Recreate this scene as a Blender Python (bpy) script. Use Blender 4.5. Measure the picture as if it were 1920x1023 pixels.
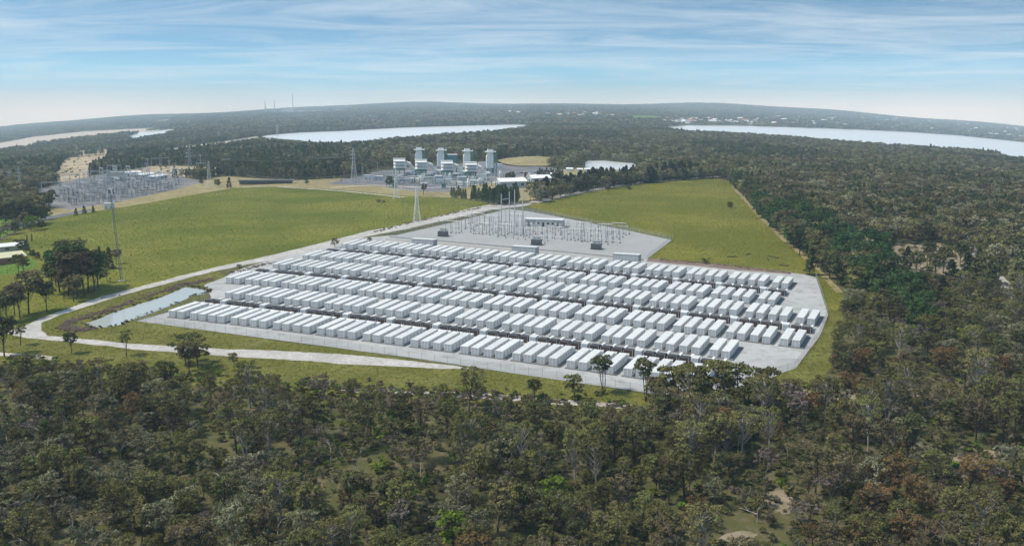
import bpy, bmesh, math, random
import numpy as np
from mathutils import Vector, Matrix, noise as mnoise
from mathutils.geometry import delaunay_2d_cdt
R_ = math.radians
random.seed(7); rng = np.random.default_rng(7)
scene = bpy.context.scene
for o in list(bpy.data.objects): bpy.data.objects.remove(o)
C = scene.collection

# ------------------------------------------------------------------ camera
F, PITCH, HC = 1950.0, math.atan((511.5-195)/1950.0), 88.0     # focal length in photo pixels, pitch down, camera height
cam = bpy.data.cameras.new('camera'); cam.sensor_width = 36; cam.lens = 36*F/1920
cam.clip_start = 1; cam.clip_end = 60000
camo = bpy.data.objects.new('camera', cam); C.objects.link(camo)
camo.location = (0, 0, HC); camo.rotation_euler = (math.pi/2-PITCH, 0, 0)
scene.camera = camo
# ------------------------------------------------------------------ world
SUN_EL, SUN_AZ = R_(56), R_(-96)        # azimuth clockwise from +Y (view direction); the sun stands high to the left
w = bpy.data.worlds.new('World'); scene.world = w; w.use_nodes = True
nt = w.node_tree; nt.nodes.clear(); N = nt.nodes; Lk = nt.links
def nd(t, **k):
    n = N.new(t)
    for a, b in k.items(): setattr(n, a, b)
    return n
tc = nd('ShaderNodeTexCoord')
sep = nd('ShaderNodeSeparateXYZ'); Lk.new(tc.outputs['Generated'], sep.inputs[0])
zz = nd('ShaderNodeMath', operation='MULTIPLY'); zz.inputs[1].default_value = 6.0; Lk.new(sep.outputs[2], zz.inputs[0])
zm = nd('ShaderNodeMath', operation='MAXIMUM'); zm.inputs[1].default_value = 0.20; Lk.new(zz.outputs[0], zm.inputs[0])
cmb = nd('ShaderNodeCombineXYZ'); Lk.new(sep.outputs[0], cmb.inputs[0]); Lk.new(sep.outputs[1], cmb.inputs[1]); Lk.new(zm.outputs[0], cmb.inputs[2])
nrm = nd('ShaderNodeVectorMath', operation='NORMALIZE'); Lk.new(cmb.outputs[0], nrm.inputs[0])
sky = nd('ShaderNodeTexSky', sky_type='NISHITA'); sky.sun_disc = False
sky.sun_elevation = SUN_EL; sky.sun_rotation = SUN_AZ; sky.altitude = 50; sky.air_density = 1.0; sky.dust_density = 0.6; sky.ozone_density = 1.5
Lk.new(nrm.outputs[0], sky.inputs[0])
# thin streaky cirrus on a plane high above
za = nd('ShaderNodeMath', operation='ADD'); za.inputs[1].default_value = 0.05
zp = nd('ShaderNodeMath', operation='MAXIMUM'); zp.inputs[1].default_value = 0.0; Lk.new(sep.outputs[2], zp.inputs[0]); Lk.new(zp.outputs[0], za.inputs[0])
dx = nd('ShaderNodeMath', operation='DIVIDE'); Lk.new(sep.outputs[0], dx.inputs[0]); Lk.new(za.outputs[0], dx.inputs[1])
dy = nd('ShaderNodeMath', operation='DIVIDE'); Lk.new(sep.outputs[1], dy.inputs[0]); Lk.new(za.outputs[0], dy.inputs[1])
cc = nd('ShaderNodeCombineXYZ'); Lk.new(dx.outputs[0], cc.inputs[0]); Lk.new(dy.outputs[0], cc.inputs[1])
mp = nd('ShaderNodeMapping'); mp.inputs['Rotation'].default_value = (0, 0, R_(-24)); mp.inputs['Scale'].default_value = (0.50, 0.80, 1)
Lk.new(cc.outputs[0], mp.inputs[0])
n1 = nd('ShaderNodeTexNoise'); n1.inputs['Scale'].default_value = 0.9; n1.inputs['Detail'].default_value = 12; n1.inputs['Roughness'].default_value = 0.68; n1.inputs['Distortion'].default_value = 0.9
Lk.new(mp.outputs[0], n1.inputs[0])
cr = nd('ShaderNodeValToRGB'); cr.color_ramp.elements[0].position = 0.37; cr.color_ramp.elements[1].position = 0.72
cr.color_ramp.elements[1].color = (0.75, 0.75, 0.75, 1); Lk.new(n1.outputs[0], cr.inputs[0])
# pale veil low over the horizon
hv = nd('ShaderNodeMapRange'); hv.interpolation_type = 'SMOOTHSTEP'; Lk.new(sep.outputs[2], hv.inputs[0])
hv.inputs[1].default_value = -0.012; hv.inputs[2].default_value = 0.026; hv.inputs[3].default_value = 0.80; hv.inputs[4].default_value = 0.08
mx0 = nd('ShaderNodeMath', operation='MAXIMUM'); Lk.new(cr.outputs[0], mx0.inputs[0]); Lk.new(hv.outputs[0], mx0.inputs[1])
mix = nd('ShaderNodeMixRGB'); Lk.new(mx0.outputs[0], mix.inputs[0]); tint = nd('ShaderNodeMixRGB', blend_type='MULTIPLY'); tint.inputs[0].default_value = 1; tint.inputs[2].default_value = (.40, .61, .60, 1); Lk.new(sky.outputs[0], tint.inputs[1]); Lk.new(tint.outputs[0], mix.inputs[1]); mix.inputs[2].default_value = (2.75, 3.15, 3.5, 1)
# bright thin band of light resting on the horizon, stronger in places
gl_ = nd('ShaderNodeMapRange'); gl_.interpolation_type = 'SMOOTHSTEP'; Lk.new(sep.outputs[2], gl_.inputs[0]); gl_.inputs[1].default_value = -0.012; gl_.inputs[2].default_value = 0.017; gl_.inputs[3].default_value = 1.0; gl_.inputs[4].default_value = 0.0
gn = nd('ShaderNodeTexNoise'); gn.inputs['Scale'].default_value = 4.5; gn.inputs['Detail'].default_value = 1; Lk.new(tc.outputs['Generated'], gn.inputs[0])
gm = nd('ShaderNodeMapRange'); Lk.new(gn.outputs[0], gm.inputs[0]); gm.inputs[1].default_value = .35; gm.inputs[2].default_value = .6; gm.inputs[3].default_value = .35; gm.inputs[4].default_value = 1
gx_ = nd('ShaderNodeMath', operation='MULTIPLY'); Lk.new(gl_.outputs[0], gx_.inputs[0]); Lk.new(gm.outputs[0], gx_.inputs[1])
mixg = nd('ShaderNodeMixRGB'); Lk.new(gx_.outputs[0], mixg.inputs[0]); Lk.new(mix.outputs[0], mixg.inputs[1]); mixg.inputs[2].default_value = (3.95, 4.15, 4.25, 1)
bg = nd('ShaderNodeBackground'); bg.inputs[1].default_value = 0.15; Lk.new(mixg.outputs[0], bg.inputs[0])
wo = nd('ShaderNodeOutputWorld'); Lk.new(bg.outputs[0], wo.inputs[0])
# ------------------------------------------------------------------ sun
sl = bpy.data.lights.new('sun', 'SUN'); sl.energy = 2.3; sl.angle = R_(9); sl.color = (1, 0.945, 0.85)
so = bpy.data.objects.new('sun', sl); C.objects.link(so)
sd = Vector((math.sin(SUN_AZ)*math.cos(SUN_EL), math.cos(SUN_AZ)*math.cos(SUN_EL), math.sin(SUN_EL)))
so.rotation_euler = sd.to_track_quat('Z', 'Y').to_euler(); so.location = (-60, -40, 300)
scene.view_settings.view_transform = 'Standard'; scene.view_settings.look = 'None'
scene.view_settings.exposure = 0.84; scene.view_settings.gamma = 1
scene.render.engine = 'CYCLES'
scene.cycles.use_denoising = True
scene.cycles.max_bounces = 6; scene.cycles.diffuse_bounces = 2; scene.cycles.glossy_bounces = 2
scene.cycles.transmission_bounces = 2; scene.cycles.transparent_max_bounces = 8; scene.cycles.volume_bounces = 1
scene.cycles.use_adaptive_sampling = True; scene.cycles.adaptive_threshold = 0.02

# ------------------------------------------------------------------ terrain
def sstep(a, b, t):
    t = np.clip((t-a)/(b-a), 0, 1); return t*t*(3-2*t)
def tz(x, y):
    x = np.asarray(x, float); y = np.asarray(y, float)
    yy = np.minimum(y, 819.6)-330
    z = 0.0621926*yy - 6.351e-5*yy*yy
    z = z + 52*sstep(2600, 11000, y)
    ys = np.maximum(y, 120.)
    q = x/ys
    z = z - 0.096*np.tanh(ys/1315)*np.minimum(q*q, .5)*ys
    z = z - 0.0054*x*np.exp(-(y/1500)**2)
    u = 960+F*q                                           # rough bearing, for the far hills
    z = z + 55*sstep(9000, 12500, y)*(0.30+0.25*np.sin(u/97.)+0.13*np.sin(u/41.+1)+0.55*np.exp(-((u-1420)/260.)**2)+.3*np.exp(-((u-1700)/170.)**2)+.12*np.exp(-((u-700)/120.)**2))
    return z
_c, _s = math.cos(PITCH), math.sin(PITCH)
def ray(px, py):
    u = (px-960)/F; v = -(py-511.5)/F
    return np.array([u, _c+v*_s, -_s+v*_c])
def at(px, py, dz=0.0):
    """Point of the ground seen at a photo pixel."""
    D = ray(px, py)
    ts = np.geomspace(60, 16000, 500)
    g = HC+D[2]*ts - tz(D[0]*ts, D[1]*ts) - dz
    neg = np.where(g < 0)[0]
    if len(neg) == 0: k = int(np.argmin(g/ts)); t = ts[k]
    else:
        k = max(1, neg[0]); lo, hi = ts[k-1], ts[k]
        for _ in range(40):
            m = .5*(lo+hi)
            if HC+D[2]*m - tz(D[0]*m, D[1]*m) - dz < 0: hi = m
            else: lo = m
        t = hi
    x, y = D[0]*t, D[1]*t
    return Vector((x, y, float(tz(x, y))))
def proj(x, y, z):
    dz = z-HC; zc = y*_c-dz*_s; yc = y*_s+dz*_c
    return 960+F*x/zc, 511.5-F*yc/zc
def mpp(y): return y/F                                    # metres per photo pixel at distance y

# ------------------------------------------------------------------ materials
def mat(name, col, rough=.85, var=0.0, scale=1.0, spec=.3, bump=0.0, bscale=None, col2=None, coord='Object', metal=0.0, detail=5, stretch=None, rnd=0.0):
    m = bpy.data.materials.new(name); m.use_nodes = True
    t = m.node_tree; b = t.nodes['Principled BSDF']; L = t.links
    b.inputs['Roughness'].default_value = rough; b.inputs['Specular IOR Level'].default_value = spec; b.inputs['Metallic'].default_value = metal
    b.inputs['Base Color'].default_value = (*col, 1)
    src = None
    if var or col2 or bump or rnd:
        tcn = t.nodes.new('ShaderNodeTexCoord'); vec = tcn.outputs[coord]
        if stretch:
            mm = t.nodes.new('ShaderNodeMapping'); mm.inputs['Scale'].default_value = stretch; L.new(vec, mm.inputs[0]); vec = mm.outputs[0]
    if var or col2:
        n = t.nodes.new('ShaderNodeTexNoise'); n.inputs['Scale'].default_value = scale; n.inputs['Detail'].default_value = detail; n.inputs['Roughness'].default_value = .65
        L.new(vec, n.inputs[0])
        r = t.nodes.new('ShaderNodeValToRGB'); L.new(n.outputs[0], r.inputs[0])
        r.color_ramp.elements[0].position = .33; r.color_ramp.elements[1].position = .67
        c2 = col2 or tuple(min(1, c*(1+var)) for c in col); c1 = col if col2 else tuple(c*(1-var) for c in col)
        r.color_ramp.elements[0].color = (*c1, 1); r.color_ramp.elements[1].color = (*c2, 1)
        src = r.outputs[0]
    if rnd:
        oi = t.nodes.new('ShaderNodeObjectInfo'); hs = t.nodes.new('ShaderNodeHueSaturation')
        mr = t.nodes.new('ShaderNodeMapRange'); L.new(oi.outputs['Random'], mr.inputs[0]); mr.inputs[3].default_value = 1-rnd; mr.inputs[4].default_value = 1+rnd
        L.new(mr.outputs[0], hs.inputs['Value'])
        if src: L.new(src, hs.inputs['Color'])
        else: hs.inputs['Color'].default_value = (*col, 1)
        src = hs.outputs[0]
    if src: L.new(src, b.inputs['Base Color'])
    if bump:
        n = t.nodes.new('ShaderNodeTexNoise'); n.inputs['Scale'].default_value = bscale or scale*3; n.inputs['Detail'].default_value = 4; L.new(vec, n.inputs[0])
        bp = t.nodes.new('ShaderNodeBump'); bp.inputs['Strength'].default_value = 1; bp.inputs['Distance'].default_value = bump
        L.new(n.outputs[0], bp.inputs['Height']); L.new(bp.outputs[0], b.inputs['Normal'])
    return m
def ground_mat(name, cols, scales, bump=.25, bscale=.7, rough=.95):
    """Three colours mixed by a broad and a fine noise, in world metres."""
    m = bpy.data.materials.new(name); m.use_nodes = True
    t = m.node_tree; b = t.nodes['Principled BSDF']; L = t.links
    b.inputs['Roughness'].default_value = rough; b.inputs['Specular IOR Level'].default_value = .1
    ge = t.nodes.new('ShaderNodeNewGeometry')
    def noi(s, d=6, ro=.65):
        n = t.nodes.new('ShaderNodeTexNoise'); n.inputs['Scale'].default_value = s; n.inputs['Detail'].default_value = d; n.inputs['Roughness'].default_value = ro
        L.new(ge.outputs['Position'], n.inputs[0]); return n.outputs[0]
    def ramp(f, a, bb):
        r = t.nodes.new('ShaderNodeMapRange'); r.interpolation_type = 'SMOOTHSTEP'; L.new(f, r.inputs[0]); r.inputs[1].default_value = a; r.inputs[2].default_value = bb; return r.outputs[0]
    def mixc(f, a, bb):
        x = t.nodes.new('ShaderNodeMixRGB'); L.new(f, x.inputs[0])
        for i, q in ((1, a), (2, bb)):
            if isinstance(q, tuple): x.inputs[i].default_value = (*q, 1)
            else: L.new(q, x.inputs[i])
        return x.outputs[0]
    a = mixc(ramp(noi(scales[0]), .38, .64), cols[0], cols[1])
    a = mixc(ramp(noi(scales[1], 4), .45, .7), a, cols[2])
    L.new(a, b.inputs['Base Color'])
    if bump:
        bp = t.nodes.new('ShaderNodeBump'); bp.inputs['Distance'].default_value = bump; L.new(noi(bscale, 3), bp.inputs['Height']); L.new(bp.outputs[0], b.inputs['Normal'])
    return m
def leaf_mat(name, col, var=.35, rnd=.28, trans=.22, hue=.03):
    m = bpy.data.materials.new(name); m.use_nodes = True
    t = m.node_tree; L = t.links; t.nodes.remove(t.nodes['Principled BSDF']); out = t.nodes['Material Output']
    at_ = t.nodes.new('ShaderNodeAttribute'); at_.attribute_name = 'var'
    oi = t.nodes.new('ShaderNodeObjectInfo')
    hs = t.nodes.new('ShaderNodeHueSaturation'); hs.inputs['Color'].default_value = (*col, 1)
    m1 = t.nodes.new('ShaderNodeMapRange'); L.new(at_.outputs['Fac'], m1.inputs[0]); m1.inputs[3].default_value = 1-var; m1.inputs[4].default_value = 1+var
    m2 = t.nodes.new('ShaderNodeMapRange'); L.new(oi.outputs['Random'], m2.inputs[0]); m2.inputs[3].default_value = 1-rnd; m2.inputs[4].default_value = 1+rnd
    mu = t.nodes.new('ShaderNodeMath'); mu.operation = 'MULTIPLY'; L.new(m1.outputs[0], mu.inputs[0]); L.new(m2.outputs[0], mu.inputs[1]); L.new(mu.outputs[0], hs.inputs['Value'])
    mf = t.nodes.new('ShaderNodeMath'); mf.operation = 'MULTIPLY'; mf.inputs[1].default_value = 7.31; L.new(oi.outputs['Random'], mf.inputs[0])
    fr = t.nodes.new('ShaderNodeMath'); fr.operation = 'FRACT'; L.new(mf.outputs[0], fr.inputs[0])
    m3 = t.nodes.new('ShaderNodeMapRange'); L.new(fr.outputs[0], m3.inputs[0]); m3.inputs[3].default_value = .5-hue; m3.inputs[4].default_value = .5+hue; L.new(m3.outputs[0], hs.inputs['Hue'])
    d = t.nodes.new('ShaderNodeBsdfDiffuse'); tr = t.nodes.new('ShaderNodeBsdfTranslucent'); mx = t.nodes.new('ShaderNodeMixShader'); mx.inputs[0].default_value = trans
    L.new(hs.outputs[0], d.inputs[0]); L.new(hs.outputs[0], tr.inputs[0]); L.new(d.outputs[0], mx.inputs[1]); L.new(tr.outputs[0], mx.inputs[2]); L.new(mx.outputs[0], out.inputs[0])
    return m
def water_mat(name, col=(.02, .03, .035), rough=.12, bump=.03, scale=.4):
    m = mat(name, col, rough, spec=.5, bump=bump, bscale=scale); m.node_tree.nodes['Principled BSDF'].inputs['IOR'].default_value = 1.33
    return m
M = {}
M['forest_floor'] = ground_mat('forest_floor', [(.072, .080, .024), (.105, .098, .040), (.16, .125, .078)], (.05, .28))
M['field'] = ground_mat('field_grass', [(.106, .130, .017), (.205, .196, .036), (.108, .118, .017)], (.013, .45), bump=.45, bscale=.8)
M['verge'] = ground_mat('verge_grass', [(.130, .128, .026), (.180, .170, .045), (.080, .085, .018)], (.06, .5), bump=.35, bscale=.8)
M['lawn'] = ground_mat('lawn', [(.10, .19, .03), (.13, .21, .04), (.08, .14, .02)], (.05, .3))
M['gravel'] = ground_mat('gravel', [(.37, .366, .358), (.44, .436, .425), (.31, .303, .29)], (.035, .22), bump=.04, bscale=4)
M['gravel2'] = ground_mat('substation_gravel', [(.33, .328, .325), (.37, .367, .36), (.29, .288, .28)], (.04, 1.1), bump=.04, bscale=4)
M['dirt'] = ground_mat('dirt', [(.42, .37, .32), (.55, .50, .45), (.28, .22, .17)], (.09, .5), bump=.08, bscale=1.5)
M['soil'] = ground_mat('sandy_soil', [(.24, .19, .125), (.31, .25, .18), (.12, .115, .045)], (.10, .16), bump=.1)
M['drysand'] = ground_mat('dry_sandy_soil', [(.36, .28, .18), (.46, .38, .27), (.20, .165, .09)], (.02, .07), bump=.2)
M['track'] = ground_mat('track_gravel', [(.42, .40, .37), (.52, .49, .46), (.33, .29, .25)], (.10, .7), bump=.08, bscale=1.5)
M['scrub'] = ground_mat('dry_grass', [(.27, .22, .11), (.34, .28, .15), (.16, .15, .06)], (.03, .25), bump=.3, bscale=.6)
M['yard'] = ground_mat('yard_ground', [(.15, .15, .16), (.25, .24, .23), (.10, .10, .11)], (.03, .2), bump=0)
M['spoil'] = ground_mat('spoil_rock', [(.20, .135, .105), (.27, .20, .16), (.11, .08, .06)], (.2, .9), bump=.2)
M['asphalt'] = mat('asphalt', (.12, .12, .125), var=.2, scale=.2)
M['concrete'] = mat('concrete', (.36, .355, .345), var=.12, scale=.5, rough=.9)
M['dark_concrete'] = mat('dark_concrete', (.17, .17, .17), var=.15, scale=.6, rough=.9)
M['white'] = mat('white_paint', (.73, .725, .705), rough=.5, var=.08, scale=.35, rnd=.05)
M['white_roof'] = mat('white_roof', (.63, .63, .615), rough=.55, var=.07, scale=.35, rnd=.06)
M['panel'] = mat('grey_panel', (.42, .445, .48), rough=.5, var=.08, scale=.4)
M['seam'] = mat('dark_seam', (.30, .33, .35), rough=.6)
M['brown_metal'] = mat('brown_metal', (.075, .052, .044), rough=.8, spec=.15, var=.25, scale=.8, rnd=.15)
M['grey_metal'] = mat('grey_metal', (.30, .31, .325), rough=.5, var=.1, scale=1)
M['mid_metal'] = mat('mid_metal', (.16, .165, .175), rough=.5, var=.15, scale=1)
M['galv'] = mat('galvanised_steel', (.46, .475, .49), rough=.45, var=.1, scale=.5, metal=.2)
M['pale_steel'] = mat('pale_steel', (.72, .71, .68), rough=.5, var=.1, scale=.5)
M['cream'] = mat('cream_cladding', (.84, .81, .75), rough=.5, var=.06, scale=.2)
M['pale_green'] = mat('pale_green_stack', (.78, .81, .78), rough=.5, var=.08, scale=.1)
M['green_steel'] = mat('green_steel', (.07, .24, .19), rough=.5, var=.2, scale=.3)
M['teal'] = mat('teal_cladding', (.10, .26, .29), rough=.45, var=.15, scale=.2)
M['blue_grey'] = mat('blue_grey_cladding', (.44, .48, .52), rough=.5, var=.15, scale=.2)
M['dark'] = mat('dark_void', (.03, .032, .035), rough=.8)
M['shed_roof'] = mat('shed_roof', (.80, .80, .79), rough=.5, var=.06, scale=.1)
M['shed_wall'] = mat('shed_wall', (.40, .44, .48), rough=.6, var=.08, scale=.2)
M['brick'] = mat('brick', (.30, .145, .10), var=.25, scale=1.5)
M['yellow_roof'] = mat('pale_yellow_roof', (.66, .61, .40), rough=.6, var=.08, scale=.3)
M['beige'] = mat('beige_wall', (.48, .45, .38), rough=.8, var=.1, scale=.3)
M['glass'] = mat('dark_glass', (.03, .035, .04), rough=.1, spec=.6)
M['red'] = mat('red_paint', (.45, .08, .05), rough=.4)
M['blue'] = mat('blue_paint', (.08, .16, .36), rough=.35)
M['tyre'] = mat('tyre', (.02, .02, .02), rough=.8)
M['water'] = water_mat('lake_water_painted_glare', (.70, .71, .715), rough=.22, bump=.02, scale=.3)  # near-white base colour has the sky's glare on the water painted in
M['pond'] = water_mat('pond_water_painted_sheen', (.40, .43, .41), rough=.05, bump=.01, scale=.6)  # base colour paled to paint in sky reflection beyond the real gloss
M['bark'] = mat('bark', (.075, .06, .048), var=.4, scale=1.5, rough=.95, rnd=.3)
M['pale_bark'] = mat('pale_bark', (.30, .27, .24), var=.35, scale=1.2, rough=.9, rnd=.2)
M['far_haze_hill'] = M['forest_floor']
M['wire'] = mat('wire', (.10, .10, .11), rough=.5)
LEAF = {'casu': leaf_mat('leaf_casuarina', (.040, .050, .028)), 'olive': leaf_mat('leaf_olive', (.172, .164, .062), var=.5, hue=.018), 'grey': leaf_mat('leaf_grey_green', (.205, .198, .118), var=.5, hue=.015),
        'rust': leaf_mat('leaf_rust', (.185, .118, .055), hue=.012), 'dark': leaf_mat('leaf_dark', (.105, .110, .046), var=.5, hue=.018),
        'pine': leaf_mat('leaf_pine', (.064, .104, .036)), 'bright': leaf_mat('leaf_bright', (.14, .20, .035)),
        'yellow': leaf_mat('leaf_yellow', (.34, .32, .04)), 'twig': leaf_mat('leaf_dry_twig', (.17, .14, .115)),
        'brown': leaf_mat('leaf_brown', (.150, .122, .066), hue=.015), 'grass': leaf_mat('grass_blades', (.165, .174, .026), rnd=.35, trans=.35, var=.3), 'mix': leaf_mat('leaf_forest', (.186, .162, .082), var=.5, rnd=.48, hue=.025)}
def fence_mat():
    m = bpy.data.materials.new('chain_link'); m.use_nodes = True; t = m.node_tree; L = t.links
    b = t.nodes['Principled BSDF']; b.inputs['Base Color'].default_value = (.33, .36, .38, 1); b.inputs['Roughness'].default_value = .5
    tr = t.nodes.new('ShaderNodeBsdfTransparent'); mx = t.nodes.new('ShaderNodeMixShader'); mx.inputs[0].default_value = .16
    L.new(tr.outputs[0], mx.inputs[1]); L.new(b.outputs[0], mx.inputs[2]); L.new(mx.outputs[0], t.nodes['Material Output'].inputs[0]); return m
M['chain'] = fence_mat()

# ------------------------------------------------------------------ mesh helpers
class MB:
    def __init__(s): s.v = []; s.f = []
    def box(s, c, d, rz=0.0, taper=1.0):
        b = len(s.v); cx, cy, cz = c; hx, hy, hz = d[0]/2, d[1]/2, d[2]/2; co, si = math.cos(rz), math.sin(rz)
        for k, zz_ in ((1, -hz), (taper, hz)):
            for x, y in ((-hx, -hy), (hx, -hy), (hx, hy), (-hx, hy)):
                x *= k; y *= k; s.v.append((cx+x*co-y*si, cy+x*si+y*co, cz+zz_))
        s.f += [(b, b+3, b+2, b+1), (b+4, b+5, b+6, b+7), (b, b+1, b+5, b+4), (b+1, b+2, b+6, b+5), (b+2, b+3, b+7, b+6), (b+3, b, b+4, b+7)]
        return s
    def bx(s, x0, x1, y0, y1, z0, z1): return s.box(((x0+x1)/2, (y0+y1)/2, (z0+z1)/2), (x1-x0, y1-y0, z1-z0))
    def bar(s, p, q, r, r2=None, n=4):
        p, q = Vector(p), Vector(q); r2 = r if r2 is None else r2
        d = (q-p); 
        if d.length < 1e-6: return s
        d.normalize(); a = d.orthogonal().normalized(); e = d.cross(a); b = len(s.v)
        for pt, rr in ((p, r), (q, r2)):
            for i in range(n):
                t = 2*math.pi*(i+.5)/n; s.v.append(tuple(pt+(a*math.cos(t)+e*math.sin(t))*rr))
        for i in range(n): s.f.append((b+i, b+(i+1) % n, b+n+(i+1) % n, b+n+i))
        s.f.append(tuple(b+i for i in reversed(range(n)))); s.f.append(tuple(b+n+i for i in range(n)))
        return s
    def path(s, pts, rs, n=5):
        for i in range(len(pts)-1): s.bar(pts[i], pts[i+1], rs[i], rs[i+1], n)
        return s
    def prism(s, poly, y0, y1):
        """Extrude an (x,z) outline along y."""
        b = len(s.v); n = len(poly)
        for y in (y0, y1):
            for x, z in poly: s.v.append((x, y, z))
        for i in range(n): s.f.append((b+i, b+(i+1) % n, b+n+(i+1) % n, b+n+i))
        s.f.append(tuple(b+i for i in reversed(range(n)))); s.f.append(tuple(b+n+i for i in range(n)))
        return s
    def mesh(s, name, m):
        me = bpy.data.meshes.new(name); me.from_pydata(s.v, [], s.f)
        if m is not None: me.materials.append(m)
        bm = bmesh.new(); bm.from_mesh(me); bmesh.ops.recalc_face_normals(bm, faces=bm.faces); bm.to_mesh(me); bm.free()
        me.update(); return me
    def build(s, name, m, parent=None): return link(name, s.mesh(name, m), parent)
def link(name, data, parent=None):
    o = bpy.data.objects.new(name, data); C.objects.link(o)
    if parent is not None: o.parent = parent
    return o
def tag(o, label=None, cat=None, group=None, kind=None):
    if label: o['label'] = label
    if cat: o['category'] = cat
    if group: o['group'] = group
    if kind: o['kind'] = kind
    return o
def thing(name, label, cat, loc=(0, 0, 0), rz=0.0, group=None):
    o = link(name, None); o.location = loc; o.rotation_euler = (0, 0, rz); o.empty_display_size = .5
    return tag(o, label, cat, group)
def struct(o): o['kind'] = 'structure'; return o
def copy_tree(o, parent=None):
    c = o.copy(); C.objects.link(c); c.parent = parent
    for ch in list(o.children): copy_tree(ch, c)
    return c
ORD = ['zeroth', 'first', 'second', 'third', 'fourth', 'fifth', 'sixth', 'seventh', 'eighth', 'ninth', 'tenth', 'eleventh', 'twelfth', 'thirteenth', 'fourteenth', 'fifteenth', 'sixteenth', 'seventeenth', 'eighteenth', 'nineteenth', 'twentieth']
TENS = {2: ('twenty', 'twentieth'), 3: ('thirty', 'thirtieth'), 4: ('forty', 'fortieth'), 5: ('fifty', 'fiftieth'), 6: ('sixty', 'sixtieth'), 7: ('seventy', 'seventieth'), 8: ('eighty', 'eightieth'), 9: ('ninety', 'ninetieth')}
def ordn(n):
    if n > 100: return ('two hundred and ' if n > 200 else 'hundred and ')+ordn(n-(200 if n > 200 else 100))
    if n == 100: return 'hundredth'
    if n <= 20: return ORD[n]
    a, b = divmod(n, 10); return TENS[a][1] if b == 0 else TENS[a][0]+'-'+ORD[b]
def inside(poly, X, Y):
    X = np.asarray(X); Y = np.asarray(Y); r = np.zeros(X.shape, bool); n = len(poly)
    for i in range(n):
        x1, y1 = poly[i]; x2, y2 = poly[(i+1) % n]
        if y1 == y2: continue
        c = ((y1 > Y) != (y2 > Y)) & (X < (x2-x1)*(Y-y1)/(y2-y1)+x1); r ^= c
    return r
def world_poly(px): return [at(*p) for p in px]
def sheet(name, px=None, dz=.02, m=None, step=8.0, jit=0.0, wp=None, zf=None):
    """A sheet of ground draped on the terrain inside an outline."""
    wp = wp or [(p.x, p.y) for p in world_poly(px)]
    pts = []
    rnd = random.Random(name)
    for i, (x, y) in enumerate(wp):
        x2, y2 = wp[(i+1) % len(wp)]; L_ = math.hypot(x2-x, y2-y); n = max(1, int(L_/step))
        nx, ny = (y2-y)/max(L_, 1e-6), -(x2-x)/max(L_, 1e-6)
        for k in range(n):
            t = k/n; q = (mnoise.noise(((x+(x2-x)*t)/(4*step), (y+(y2-y)*t)/(4*step), 3.))*1.4+mnoise.noise(((x+(x2-x)*t)/step, (y+(y2-y)*t)/step, 8.)))*jit
            pts.append((x+(x2-x)*t+nx*q, y+(y2-y)*t+ny*q))
    nb = len(pts); xs = [p[0] for p in pts]; ys = [p[1] for p in pts]
    gx, gy = np.meshgrid(np.arange(min(xs), max(xs), step), np.arange(min(ys), max(ys), step)); gx = gx.ravel(); gy = gy.ravel()
    k = inside(pts, gx, gy); gx, gy = gx[k], gy[k]
    V = [Vector(p) for p in pts]+[Vector((a, b)) for a, b in zip(gx, gy)]
    vs, es, fs, *_ = delaunay_2d_cdt(V, [], [list(range(nb))], 1, 1e-4)
    X = np.array([v.x for v in vs]); Y = np.array([v.y for v in vs]); Z = tz(X, Y)+dz
    if zf is not None: Z = Z+zf(X, Y)
    me = bpy.data.meshes.new(name); me.from_pydata(list(zip(X, Y, Z)), [], [list(f) for f in fs]); 
    if m: me.materials.append(m)
    for p in me.polygons: p.use_smooth = True
    bm = bmesh.new(); bm.from_mesh(me); bmesh.ops.recalc_face_normals(bm, faces=bm.faces)
    if sum(f.normal.z for f in bm.faces) < 0: bmesh.ops.reverse_faces(bm, faces=bm.faces)
    bm.to_mesh(me); bm.free()
    return struct(link(name, me))
def ribbon(px, width):
    """World outline of a strip along a pixel centre line."""
    P = [at(*p) for p in px]; a, b = [], []
    for i, p in enumerate(P):
        d = (P[min(i+1, len(P)-1)]-P[max(i-1, 0)]); d.z = 0; d.normalize(); n = Vector((-d.y, d.x, 0))*width/2
        a.append((p.x+n.x, p.y+n.y)); b.append((p.x-n.x, p.y-n.y))
    return a+b[::-1]
def blob(px, n=18, jitter=.25, seed=1):
    """Irregular outline: pixel centre, half width, half height."""
    cx, cy, rx, ry = px; r = random.Random(seed)
    return [(cx+rx*math.cos(t)*(1+r.uniform(-jitter, jitter)), cy+ry*math.sin(t)*(1+r.uniform(-jitter, jitter))) for t in [2*math.pi*i/n for i in range(n)]]

# ------------------------------------------------------------------ ground
ys = np.concatenate([np.linspace(-150, 90, 14), np.geomspace(100, 15000, 300)])
ss = np.linspace(-1, 1, 201); ss = np.sign(ss)*(.55*np.abs(ss)+.45*np.abs(ss)**2)
V = []; 
for y in ys:
    half = .85*abs(y)+160
    for s in ss: V.append((s*half, y, 0))
V = np.array(V); V[:, 2] = tz(V[:, 0], V[:, 1])
ns = len(ss); Fc = [(i*ns+j, i*ns+j+1, (i+1)*ns+j+1, (i+1)*ns+j) for i in range(len(ys)-1) for j in range(ns-1)]
me = bpy.data.meshes.new('ground'); me.from_pydata(V.tolist(), [], Fc); me.materials.append(M['forest_floor'])
for p in me.polygons: p.use_smooth = True
tag(struct(link('ground', me)), 'dark leafy forest floor of the rolling coastal plain', 'ground')

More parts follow.
